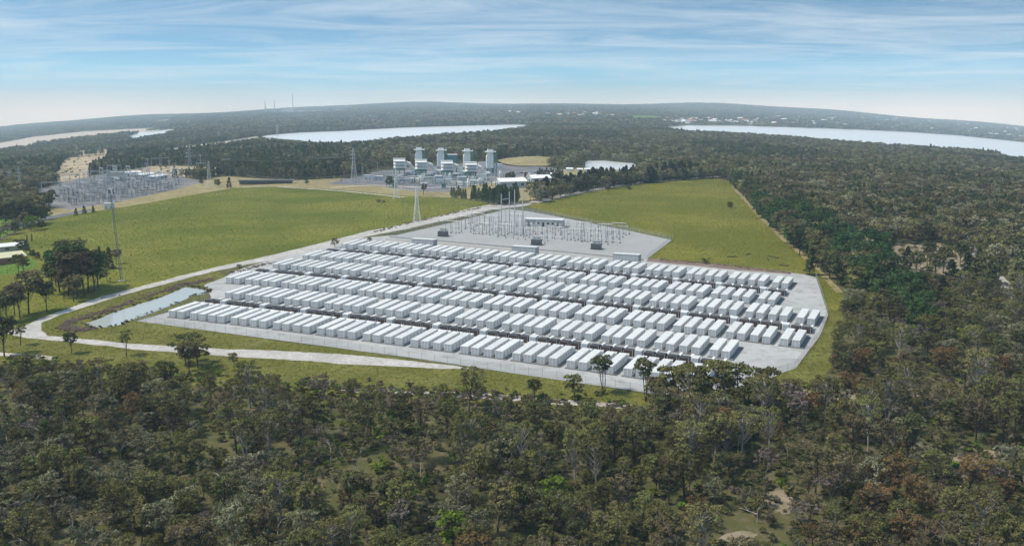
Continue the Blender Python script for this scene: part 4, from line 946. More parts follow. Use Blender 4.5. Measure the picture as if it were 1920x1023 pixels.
def gum(seed, H=10, spread=.30, base=.42, nclump=18, n=55, size=.34, leaf='olive', bark='bark', lean=.07, rc=.115, flat=.75, stems=1, low=False):
    """Eucalypt: forked tapered trunk, limbs reaching to leaf clumps."""
    rg = np.random.default_rng(seed); T = MB(); cent, rad = [], []
    for s in range(stems):
        ang = rg.uniform(0, 6.28); off = np.array([math.cos(ang), math.sin(ang), 0])*(0 if stems == 1 else .25*H*.12)
        ln = rg.normal(0, lean, 2) if stems == 1 else np.array([math.cos(ang), math.sin(ang)])*rg.uniform(.06, .2)
        hs_ = np.linspace(0, .86, 6); pts = [off+np.array([ln[0]*h*H+rg.normal(0, .018)*H*h, ln[1]*h*H+rg.normal(0, .018)*H*h, h*H-.3*(h == 0)]) for h in hs_]
        r0 = H*.020/(stems**.4); T.path([tuple(p) for p in pts], [r0*(1-.72*h) for h in hs_], n=5)
        nc = nclump//stems
        for c in range(nc):
            t = base+(.98-base)*((c+rg.random())/nc); rr_ = spread*H*math.sqrt(max(.08, 1-((t-base-.35*(1-base))/(1-base)/.75)**2))*(.45+.6*rg.random())
            a = c*2.4+rg.uniform(-.6, .6); k = np.array([np.interp(t, hs_, [p[i] for p in pts]) for i in range(3)])
            ce = k+np.array([math.cos(a)*rr_, math.sin(a)*rr_, H*.05]); cent.append(ce); rad.append(H*rc*rg.uniform(.7, 1.3))
            j = np.array([np.interp(max(.2, t-.22), hs_, [p[i] for p in pts]) for i in range(3)]); md = (j+ce)/2+np.array([0, 0, -.03*H])
            T.path([tuple(j), tuple(md), tuple(ce)], [r0*.42, r0*.3, r0*.12], n=3)
    V, A = leaf_cloud(cent, rad, n, size, rg, flat)
    return dict(trunk=(np.array(T.v), T.f, M[bark], None), crown=(V, 'quads', LEAF[leaf], A), H=H)
def twiggy(seed, H=7, leaf='twig', n=10):
    """Half bare tree: forking twigs with thin foliage."""
    rg = np.random.default_rng(seed); T = MB(); ends = []
    def grow(p, d, L_, r_, k):
        q = p+d*L_; T.bar(tuple(p), tuple(q), r_, r_*.6, n=3)
        if k == 0: ends.append(q); return
        for _ in range(3 if k > 1 else 2):
            e = d+rg.normal(0, .5, 3); e[2] = abs(e[2])*.8+.15; e /= np.linalg.norm(e); grow(q, e, L_*rg.uniform(.55, .8), r_*.58, k-1)
    grow(np.array([0, 0, -.2]), np.array([rg.normal(0, .08), rg.normal(0, .08), 1.]), H*.40, H*.014, 4)
    V, A = leaf_cloud(np.array(ends), [H*.07]*len(ends), n, .2, rg, .8)
    return dict(trunk=(np.array(T.v), T.f, M['pale_bark'], None), crown=(V, 'quads', LEAF[leaf], A), H=H)
def conifer(seed, H=13, leaf='pine', wid=.17, n=26, size=.36, base=.1):
    rg = np.random.default_rng(seed); T = MB(); T.path([(0, 0, -.3), (rg.normal(0, .1), rg.normal(0, .1), H*.5), (0, 0, H*.97)], [H*.014, H*.009, .02], n=5); cent, rad = [], []
    for k in range(34):
        t = base+(.98-base)*(k/33)**.9; r_ = wid*H*(1-t)**.7*rg.uniform(.5, 1.05)+.1; a = k*2.4+rg.uniform(-.5, .5)
        c = np.array([math.cos(a)*r_, math.sin(a)*r_, t*H]); cent.append(c); rad.append(H*(.045+.065*(1-t))*rg.uniform(.8, 1.25)); T.bar((0, 0, t*H-.4), tuple(c), .05, .02, n=3)
    V, A = leaf_cloud(cent, rad, n, size, rg, .85, .2)
    return dict(trunk=(np.array(T.v), T.f, M['bark'], None), crown=(V, 'quads', LEAF[leaf], A), H=H)
def bush(seed, H=2.2, leaf='olive', n=28, k=9, size=.26, wid=.55):
    rg = np.random.default_rng(seed); T = MB(); cent, rad = [], []
    for c in range(k):
        a = c*2.4; r_ = wid*H*rg.random()**.6; z = H*rg.uniform(.3, .8); cent.append(np.array([math.cos(a)*r_, math.sin(a)*r_, z])); rad.append(H*rg.uniform(.2, .34)); T.bar((0, 0, -.1), tuple(cent[-1]), H*.02, H*.01, n=3)
    V, A = leaf_cloud(cent, rad, n, size, rg, .75)
    return dict(trunk=(np.array(T.v), T.f, M['bark'], None), crown=(V, 'quads', LEAF[leaf], A), H=H)
# kinds: near (individual), and the lighter ones of the distant forest
NEAR = []
def near(colour, d, wt): NEAR.append((colour, mesh_of('trunk', [d['trunk']]), mesh_of('crown', [d['crown']]), d, wt))
for i, (lf, wt) in enumerate([('olive', 3.5), ('olive', 3.5), ('dark', 2.5), ('brown', 1.6), ('brown', 1.2), ('grey', 2.8), ('rust', .6), ('olive', 3), ('dark', 2)]):
    near({'olive': 'olive', 'dark': 'dark green', 'brown': 'brownish', 'grey': 'grey green', 'rust': 'rust brown'}[lf], gum(20+i, H=[9, 10, 8, 9, 7.5, 8, 8, 11, 9.5][i], spread=[.32, .28, .3, .3, .34, .36, .34, .27, .26][i], base=[.4, .5, .38, .45, .3, .28, .36, .5, .5][i], nclump=32, n=52, size=.185, rc=[.085, .075, .09, .08, .10, .10, .085, .075, .08][i], leaf=lf, stems=[1, 1, 2, 1, 2, 2, 1, 1, 1][i], bark='pale_bark' if i in (4, 7) else 'bark'), wt)
near('greyish round', gum(40, H=6, spread=.42, base=.16, nclump=28, n=64, size=.19, leaf='grey', rc=.15, stems=2), 2.4)
near('dense olive round', gum(41, H=6.5, spread=.4, base=.2, nclump=28, n=64, size=.19, leaf='olive', rc=.14, stems=2), 2)
near('half bare grey', twiggy(50), 3.2); near('half bare brown', twiggy(51, 8, 'brown', 14), 3.0)
near('bright green', gum(42, H=7, spread=.3, base=.3, nclump=20, n=50, size=.30, leaf='bright'), .25)
LO = bpy.data.collections.new('forest_kinds')                  # prototypes of the mass, not linked to the scene
def proto(name, parts):
    o = bpy.data.objects.new(name, mesh_of(name, parts)); LO.objects.link(o)
lo_names = []
def lo(d, tr=True):
    nm = f'kind_{len(lo_names):02d}'; lo_names.append(nm); proto(nm, [d['trunk'], d['crown']]); return len(lo_names)-1
K_NEAR = [lo(x[3]) for x in NEAR]
W_NEAR = np.array([x[4] for x in NEAR]); W_NEAR /= W_NEAR.sum()
K_MID = [lo(gum(60+i, H=10, spread=.36, base=.3, nclump=14, n=26, size=.55, leaf=lf, rc=.15)) for i, lf in enumerate(['mix', 'mix', 'olive', 'dark', 'brown', 'mix', 'grey', 'dark'])]
K_CON = [lo(conifer(70+i, H=12, n=12, size=.7, leaf=lf)) for i, lf in enumerate(['dark', 'pine', 'dark'])]
K_PINE = [lo(gum(80+i, H=11, spread=.36, base=.15, nclump=22, n=30, size=.5, leaf='pine', rc=.15)) for i in range(3)]
def patch(seed, leafs, rad=17, nt=14, n=10, size=2.0, H=11):
    rg = np.random.default_rng(seed); parts = []
    for lf in leafs:
        k = nt//len(leafs); P = rg.uniform(-rad, rad, (k, 2)); c = [np.array([x, y, H*rg.uniform(.45, .75)]) for x, y in P]
        V, A = leaf_cloud(c, [H*rg.uniform(.38, .55) for _ in c], n*2, size, rg, .75); parts.append((V, 'quads', LEAF[lf], A))
    return parts
K_FAR = []
for i, lfs in enumerate([('mix', 'dark'), ('mix', 'olive'), ('brown', 'mix'), ('dark', 'mix')]):
    nm = f'kind_{len(lo_names):02d}'; lo_names.append(nm); proto(nm, patch(90+i, lfs)); K_FAR.append(len(lo_names)-1)
K_BUSH = [lo(bush(100+i, leaf=lf)) for i, lf in enumerate(['olive', 'dark', 'brown', 'bright', 'grey', 'twig'])]
K_YEL = [lo(bush(110, H=3.2, leaf='yellow')), lo(bush(111, H=3, leaf='bright'))]
def tussock(seed):
    rg = np.random.default_rng(seed); V = []
    for _ in range(16):
        a = rg.uniform(0, 6.28); r_ = rg.random()*.55; b_ = np.array([math.cos(a)*r_, math.sin(a)*r_, -.02]); o_ = np.array([math.cos(a), math.sin(a), 0])*rg.uniform(.05, .4)+np.array([0, 0, rg.uniform(.10, .30)])
        w_ = np.array([-math.sin(a), math.cos(a), 0])*.13; V += [b_-w_, b_+w_, b_+o_+w_*.5, b_+o_-w_*.5]
    return [(np.array(V), 'quads', LEAF['grass'], rg.random(len(V)//4).repeat(4))]
K_GRASS = []
for i in range(3):
    nm = f'kind_{len(lo_names):02d}'; lo_names.append(nm); proto(nm, tussock(120+i)); K_GRASS.append(len(lo_names)-1)
def rubble(seed):
    rg = np.random.default_rng(seed); m = MB()
    for _ in range(5): m.box((rg.normal(0, .5), rg.normal(0, .5), .15), tuple(rg.uniform(.3, .8, 3)), rg.uniform(0, 3), .6)
    return [(np.array(m.v), m.f, M['spoil'], None)]
K_ROCK = []
for i in range(2):
    nm = f'kind_{len(lo_names):02d}'; lo_names.append(nm); proto(nm, rubble(130+i)); K_ROCK.append(len(lo_names)-1)

# geometry-node scatter for the uncountable masses
ng = bpy.data.node_groups.new('scatter', 'GeometryNodeTree')
ng.interface.new_socket('Geometry', in_out='INPUT', socket_type='NodeSocketGeometry'); ng.interface.new_socket('Geometry', in_out='OUTPUT', socket_type='NodeSocketGeometry')
gi, go = ng.nodes.new('NodeGroupInput'), ng.nodes.new('NodeGroupOutput')
ci = ng.nodes.new('GeometryNodeCollectionInfo'); ci.inputs['Collection'].default_value = LO; ci.inputs['Separate Children'].default_value = True; ci.inputs['Reset Children'].default_value = True
ip_ = ng.nodes.new('GeometryNodeInstanceOnPoints'); ip_.inputs['Pick Instance'].default_value = True
def attr(nm, ty):
    a = ng.nodes.new('GeometryNodeInputNamedAttribute'); a.data_type = ty; a.inputs['Name'].default_value = nm; return a.outputs['Attribute']
ng.links.new(gi.outputs[0], ip_.inputs['Points']); ng.links.new(ci.outputs[0], ip_.inputs['Instance'])
ng.links.new(attr('kind', 'INT'), ip_.inputs['Instance Index']); ng.links.new(attr('rot', 'FLOAT_VECTOR'), ip_.inputs['Rotation']); ng.links.new(attr('scl', 'FLOAT_VECTOR'), ip_.inputs['Scale'])
ng.links.new(ip_.outputs[0], go.inputs[0])
def scatter(name, P, kind, scl, label, cat):
    P = np.asarray(P, float); n = len(P); me = bpy.data.meshes.new(name); me.vertices.add(n); me.vertices.foreach_set('co', P.astype(np.float32).ravel())
    rot = np.zeros((n, 3), np.float32); rot[:, 2] = rng.random(n)*6.283; rot[:, 0] = rng.normal(0, .03, n)
    s3 = np.stack([scl*rng.uniform(.9, 1.12, n), scl*rng.uniform(.9, 1.12, n), scl*rng.uniform(.9, 1.15, n)], 1).astype(np.float32)
    me.attributes.new('kind', 'INT', 'POINT').data.foreach_set('value', np.asarray(kind, np.int32))
    me.attributes.new('rot', 'FLOAT_VECTOR', 'POINT').data.foreach_set('vector', rot.ravel()); me.attributes.new('scl', 'FLOAT_VECTOR', 'POINT').data.foreach_set('vector', s3.ravel())
    o = link(name, me); md = o.modifiers.new('scatter', 'NODES'); md.node_group = ng
    return tag(o, label, cat, kind='stuff')
def jgrid(y0, y1, d, half=.60, side=40):
    """Jittered points over the ground the picture can see between two distances."""
    ys = np.arange(y0, y1, d); X, Y = [], []
    for y in ys:
        w_ = half*y+side; x = np.arange(-w_, w_, d); X.append(x+rng.uniform(-.48, .48, len(x))*d); Y.append(np.full(len(x), y)+rng.uniform(-.48, .48, len(x))*d)
    X, Y = np.concatenate(X), np.concatenate(Y); Z = tz(X, Y); px, py = proj(X, Y, Z); return X, Y, Z, px, py
NO = [[(230, 612), (300, 576), (402, 545), (402, 572), (320, 596)], [(1190, 500), (1215, 470), (1250, 440), (1060, 398), (940, 382), (945, 402), (1240, 462), (1275, 446), (1290, 455), (1215, 496)], [(1475, 735), (1440, 705), (1490, 680), (1530, 630), (1545, 590), (1520, 512), (1560, 500), (1590, 560), (1570, 640), (1555, 700)], ROAD, [(50, 622), (330, 512), (560, 460), (740, 418), (918, 378), (1000, 376), (1000, 394), (950, 396), (729, 448), (640, 456), (430, 524), (384, 538), (250, 606), (60, 640)], [(240, 596), (600, 640), (1000, 695), (1200, 722), (1300, 740), (1290, 752), (1180, 742), (1000, 715), (600, 665), (240, 615)], FIELD_L, FIELD_R, STRIP, GRASS_R, PAD, SUBST, POND, BPOND, SCRUB, YARD_L, YARD_G, MOUND, LAWN, LAWN2, YROAD]+[l for _, l in LAKES]+SAND+GREENS+CLEAR+FARP
NO.append([(q[0], q[1]) for q in [proj(x, y, float(tz(x, y))) for x, y in ribbon(RTRACK, 9)]])
def free(px, py):
    k = np.ones(px.shape, bool)
    for poly in NO: k &= ~inside(poly, px, py)
    return k
def cnoise(X, Y, s, o_=0.0): return np.array([mnoise.noise((x/s, y/s, o_)) for x, y in zip(X, Y)])
# --- near bush: individuals first
X, Y, Z, px, py = jgrid(192, 345, 4.7, .56, 25)
k = free(px, py) & (py > 640)
X, Y, Z, px, py = X[k], Y[k], Z[k], px[k], py[k]
nz = cnoise(X, Y, 34, 2.)
keep = rng.random(len(X)) < np.clip(.70+.85*nz, .22, 1)
# a thinner stand of burnt trunks in the lower middle
mid = inside([(600, 790), (780, 770), (870, 830), (850, 930), (640, 960), (520, 880)], px, py) | inside([(380, 860), (480, 850), (520, 920), (420, 950)], px, py); keep &= ~(mid & (rng.random(len(X)) < .5))
X, Y, Z, px, py, nz, mid = X[keep], Y[keep], Z[keep], px[keep], py[keep], nz[keep], mid[keep]
kind = rng.choice(len(NEAR), len(X), p=W_NEAR)
lowl = (px < 640) & (py > 820); kind = np.where(lowl & (rng.random(len(X)) < .55), rng.choice([9, 10, 5], len(X)), kind)
kind = np.where(mid & (rng.random(len(X)) < .7), rng.choice([11, 12, 2], len(X)), kind)
rgt = (px > 1240) & (rng.random(len(X)) < .45); kind = np.where(rgt, rng.choice([0, 3, 4, 6, 7], len(X)), kind)
scl = np.where(rng.random(len(X)) < .55, rng.uniform(.42, .78, len(X)), rng.uniform(.85, 1.45, len(X)))
edge = np.interp(px, [0, 250, 560, 900, 1180, 1260], [690, 716, 736, 756, 775, 770])
scl = np.where((px < 1190) & (py < edge+26) & (scl > .6), scl*.55, scl)
vis = (px > -25) & (px < 1945) & (py > 690)
order = np.argsort(Y + np.where(vis, 0, 1e4)); ind = order[:300]; rest = np.setdiff1d(np.arange(len(X)), ind)
bands = [ind[np.argsort(Y[ind])][i::1] for i in (0,)][0]
nb = 12; per = 25
for b_ in range(nb):
    row = bands[b_*per:(b_+1)*per]; row = row[np.argsort(px[row])]
    for i, q in enumerate(row):
        colr, tm, cm, d, _ = NEAR[kind[q]]
        r = thing('bush_tree', f'{colr} tree in the foreground bush, {ordn(i+1)} from left in {ordn(b_+1)} rank from bottom', 'tree', (X[q], Y[q], Z[q]), rng.random()*6.28, 'trees of the foreground bush')
        s = scl[q]; r.scale = (s*rng.uniform(.92, 1.1), s*rng.uniform(.92, 1.1), s)
        link('trunk', tm, r); link('crown', cm, r)
FP = [np.stack([X[rest], Y[rest], Z[rest]], 1)]; FK = [np.array(K_NEAR)[kind[rest]]]; FS = [scl[rest]]
# --- forest mass, growing coarser with distance
def add(X, Y, Z, K, S): FP.append(np.stack([X, Y, Z], 1)); FK.append(K); FS.append(S)
X, Y, Z, px, py = jgrid(330, 1150, 6.2, .58, 40); k = free(px, py) & (px > -120) & (px < 2040) & ~((Y < 345) & (py > 640))
X, Y, Z, px, py = X[k], Y[k], Z[k], px[k], py[k]; nz = cnoise(X, Y, 60, 5.)
K = rng.choice(K_MID, len(X)); near_ = Y < 470
K = np.where(near_, np.array(K_NEAR)[rng.choice(len(NEAR), len(X), p=W_NEAR)], K)
pine = inside([(1375, 380), (1400, 395), (1470, 440), (1560, 520), (1600, 560), (1700, 620), (1800, 700), (1740, 580), (1640, 470), (1560, 440), (1480, 400), (1420, 372)], px, py)
K = np.where(pine & (rng.random(len(X)) < .65), rng.choice(K_PINE, len(X)), K)
con = (inside([(1340, 330), (1920, 380), (1920, 430), (1700, 440), (1560, 410), (1440, 390), (1380, 360)], px, py) & (nz > .05)) | ((px < 640) & (py < 345) & (nz > -.15))
K = np.where(con & (rng.random(len(X)) < .6), rng.choice(K_CON, len(X)), K)
S = rng.uniform(.75, 1.25, len(X))*np.where(con, .9, 1)
tone = cnoise(X, Y, 110, 7.); far_ = (Y > 470) & ~pine
K = np.where(far_ & (tone > .16) & (rng.random(len(X)) < .75), rng.choice([K_MID[3], K_MID[7], K_CON[0]], len(X)), K); K = np.where(far_ & (tone < -.18) & (rng.random(len(X)) < .7), rng.choice([K_MID[6], K_MID[2], K_MID[0]], len(X)), K)
drop = rng.random(len(X)) < .10; add(X[~drop], Y[~drop], Z[~drop], K[~drop], S[~drop])
X, Y, Z, px, py = jgrid(1150, 3600, 9.5, .56, 40); k = free(px, py) & (px > -60) & (px < 1980); X, Y, Z, px, py = X[k], Y[k], Z[k], px[k], py[k]
K = rng.choice(K_MID, len(X)); K = np.where((px < 700) & (Y < 1900) & (rng.random(len(X)) < .5), rng.choice(K_CON, len(X)), K)
tone = cnoise(X, Y, 260, 7.)
K = np.where((tone > .16) & (rng.random(len(X)) < .75), rng.choice([K_MID[3], K_MID[7], K_CON[0]], len(X)), K); K = np.where((tone < -.16) & (rng.random(len(X)) < .7), rng.choice([K_MID[6], K_MID[2], K_MID[0]], len(X)), K)
add(X, Y, Z, K, rng.uniform(.8, 1.25, len(X)))
X, Y, Z, px, py = jgrid(3600, 12400, 37, .55, 40); k = free(px, py) & (px > -40) & (px < 1960) & (rng.random(len(X)) < .9)
for hx, hy, _ in hs: k &= ~((np.abs(px-hx) < 3.2) & (py > hy-.3) & (py < hy+3.6))
X, Y, Z = X[k], Y[k], Z[k]
add(X, Y, Z, rng.choice(K_FAR, len(X)), rng.uniform(.9, 1.45, len(X)))
P_, K_, S_ = np.concatenate(FP), np.concatenate(FK), np.concatenate(FS)
scatter('forest', P_, K_, S_, 'olive brown eucalypt forest stretching from the site to the horizon', 'forest')
print('forest instances', len(P_))
# --- undergrowth of the near bush, shrubs of the clearings
X, Y, Z, px, py = jgrid(190, 360, 2.3, .56, 25); k = free(px, py) & (py > 660); X, Y, Z, px, py = X[k], Y[k], Z[k], px[k], py[k]
nz = cnoise(X, Y, 18, 9.); k = rng.random(len(X)) < np.clip(.55+.8*nz, .12, .95); X, Y, Z, px, py, nz = X[k], Y[k], Z[k], px[k], py[k], nz[k]
K = rng.choice(K_BUSH, len(X), p=[.30, .26, .22, .05, .10, .07]); green = ((cnoise(X, Y, 30, 4.) > .12) & (px > 300) & (px < 1000)) | inside([(600, 780), (780, 770), (870, 830), (850, 930), (640, 960), (500, 880)], px, py); K = np.where(green & (rng.random(len(X)) < .35), rng.choice([K_BUSH[3], K_BUSH[0], K_YEL[1]], len(X)), K)
UP, UK, US = [np.stack([X, Y, Z], 1)], [K], [rng.uniform(.35, .95, len(X))]
for c, n in ((CLEAR[0], 40), (CLEAR[1], 40), (CLEAR[2], 30), (CLEAR[3], 60), (CLEAR[4], 22), (CLEAR[6], 50), (CLEAR[7], 40)):
    xs_, ys_ = [q[0] for q in c], [q[1] for q in c]
    for _ in range(n):
        p = at(rng.uniform(min(xs_), max(xs_)), rng.uniform(min(ys_), max(ys_))); UP.append(np.array([p])); UK.append(np.array([rng.choice(K_BUSH)])); US.append(np.array([rng.uniform(.3, 1.1)]))
for c, n in ((SAND[1], 70), (SAND[2], 60), (SAND[4], 20)):
    xs_, ys_ = [q[0] for q in c], [q[1] for q in c]
    for _ in range(n):
        p = at(rng.uniform(min(xs_), max(xs_)), rng.uniform(min(ys_), max(ys_))); UP.append(np.array([p])); UK.append(np.array([rng.choice(K_BUSH)])); US.append(np.array([rng.uniform(.5, 1.6)]))
for x, y in [(1822, 452), (1832, 470), (1850, 476), (1862, 490), (1815, 462), (1830, 505), (1818, 478), (1880, 508), (1870, 540), (1905, 545), (1845, 528), (1838, 455), (1900, 525), (1648, 438), (1660, 442), (1637, 436), (1750, 447), (1740, 452), (1910, 560)]:
    p = at(x, y); UP.append(np.array([p])); UK.append(np.array([rng.choice(K_YEL)])); US.append(np.array([rng.uniform(.9, 1.5)]))
for _ in range(420):
    x = rng.uniform(0, 1180); y = np.interp(x, [0, 120, 420, 760, 900, 1180], [682, 694, 720, 736, 746, 764])+rng.normal(0, 8); p = at(x, y)
    UP.append(np.array([p])); UK.append(np.array([rng.choice(K_BUSH)])); US.append(np.array([rng.uniform(.3, .9)]))
for _ in range(150):
    i = rng.integers(len(POND)); a, b_ = np.array(POND[i], float), np.array(POND[(i+1) % len(POND)], float); q = a+(b_-a)*rng.random(); c = np.array([270, 577.]); q = c+(q-c)*rng.uniform(1.0, 1.06); p = at(q[0], q[1]-rng.uniform(0, 2))
    UP.append(np.array([p])); UK.append(np.array([rng.choice([K_BUSH[0], K_BUSH[1], K_BUSH[4]])])); US.append(np.array([rng.uniform(.15, .45)]))
for _ in range(90):
    x = rng.uniform(60, 900); p = at(x, rng.uniform(372, 420) if x > 300 else rng.uniform(415, 560))
    UP.append(np.array([p])); UK.append(np.array([rng.choice([K_BUSH[0], K_BUSH[1], K_BUSH[2]])])); US.append(np.array([rng.uniform(.12, .4)]))
scatter('undergrowth', np.concatenate(UP), np.concatenate(UK), np.concatenate(US), 'low olive and brown undergrowth between the foreground trees', 'undergrowth')
# --- tussocks
GPnt = []
for y0, y1, d in ((300, 420, 1.05), (420, 560, 1.5), (560, 1120, 1.7)):
    X, Y, Z, px, py = jgrid(y0, y1, d, .52, 10)
    k = inside(FIELD_L, px, py) | inside(FIELD_R, px, py) | inside(STRIP, px, py) | inside(GRASS_R, px, py)
    k &= ~inside(ROAD, px, py) & ~inside(POND, px, py) & ~inside(PAD, px, py) & ~inside(SUBST, px, py)
    sz = .55 if d < 1.2 else (.7 if d < 1.6 else .75)
    k &= rng.random(len(X)) < .8; GPnt.append(np.stack([X[k], Y[k], Z[k], np.full(k.sum(), sz)], 1))
G = np.concatenate(GPnt); scatter('grass', G[:, :3], rng.choice(K_GRASS, len(G)), G[:, 3]*rng.uniform(.5, 1.3, len(G)), 'tussocky olive green pasture grass on the fields and verges', 'grass')
print('grass', len(G))
# --- broken rock along the pond bank and the track edge
RP = []
for line, n, w_ in (([(110, 616), (135, 602), (150, 597), (200, 583), (260, 560), (310, 545), (345, 532), (362, 531), (400, 522)], 420, 3), ([(120, 612), (150, 618), (165, 617)], 120, 3.2), ([(700, 436), (760, 420), (840, 402), (900, 390)], 160, 2), ([(430, 512), (480, 500), (520, 490)], 60, 2), ([(1240, 487), (1330, 494), (1480, 512)], 120, 1.6)):
    seg = np.array(line, float)
    for _ in range(n):
        t = rng.random()*(len(seg)-1); i = int(t); q = seg[i]+(seg[i+1]-seg[i])*(t-i); p = at(q[0], q[1]); RP.append((p.x+rng.normal(0, w_*.5), p.y+rng.normal(0, w_*.7), p.z))
scatter('rubble', RP, rng.choice(K_ROCK, len(RP)), rng.uniform(.4, 1.1, len(RP)), 'reddish broken rock heaped along the pond bank and track edge', 'rubble')

# --- trees standing apart, each a thing
PROT = {}
def solo(kind, px, h, label, group=None, name='gum_tree'):
    if kind not in PROT:
        d = {'gum': lambda: gum(200, H=10, spread=.27, base=.5, nclump=22, n=48, size=.34, leaf='dark'), 'tallgum': lambda: gum(201, H=10, spread=.20, base=.58, nclump=20, n=70, size=.26, leaf='dark', rc=.11, stems=3),
             'browngum': lambda: gum(202, H=10, spread=.3, base=.45, nclump=22, n=48, size=.34, leaf='brown'), 'oak': lambda: gum(203, H=10, spread=.4, base=.2, nclump=30, n=60, size=.4, leaf='dark', rc=.14),
             'pine': lambda: conifer(204, H=12, n=40, size=.3), 'column': lambda: conifer(205, H=10, wid=.07, n=34, size=.26, base=.04, leaf='dark'), 'cypress': lambda: conifer(206, H=10, wid=.22, n=50, size=.34, base=.03, leaf='dark'),
             'light': lambda: gum(207, H=8, spread=.42, base=.3, nclump=22, n=46, size=.34, leaf='bright', rc=.14), 'young': lambda: gum(208, H=8, spread=.2, base=.5, nclump=12, n=40, size=.3, leaf='olive'), 'greengum': lambda: gum(209, H=10, spread=.3, base=.3, nclump=24, n=50, size=.36, leaf='pine', rc=.13),
             'shrub': lambda: bush(210, H=3, leaf='dark', n=40), 'wide': lambda: gum(211, H=8, spread=.4, base=.3, nclump=26, n=52, size=.3, leaf='olive', rc=.13, stems=2), 'casu': lambda: conifer(212, H=12, wid=.30, n=60, size=.42, leaf='casu', base=.04)}[kind]()
        PROT[kind] = (mesh_of('trunk', [d['trunk']]), mesh_of('crown', [d['crown']]), d['H'])
    tm, cm, H0 = PROT[kind]; p = at(*px); s = h*mpp(p.y)/H0
    r = thing(name, label, 'shrub' if kind == 'shrub' else 'tree', p, random.uniform(0, 6.28), group); r.scale = (s*random.uniform(.9, 1.12), s*random.uniform(.9, 1.12), s)
    link('trunk', tm, r); link('crown', cm, r); return r
copse = [(98, 552, 62, 'gum'), (112, 548, 84, 'greengum'), (128, 553, 96, 'greengum'), (133, 545, 100, 'gum'), (146, 556, 88, 'browngum'), (158, 552, 78, 'browngum'), (166, 549, 84, 'gum'), (178, 545, 76, 'greengum'), (184, 541, 72, 'gum'), (105, 535, 60, 'greengum'), (120, 560, 60, 'browngum'), (150, 538, 78, 'gum'), (138, 566, 52, 'browngum')]
for i, (x, y, h, k) in enumerate(sorted(copse)): solo(k, (x, y), h, f'{"brownish" if k == "browngum" else "dark green"} gum tree in the left field copse, {ordn(i+1)} from its left side', 'copse in the left field')
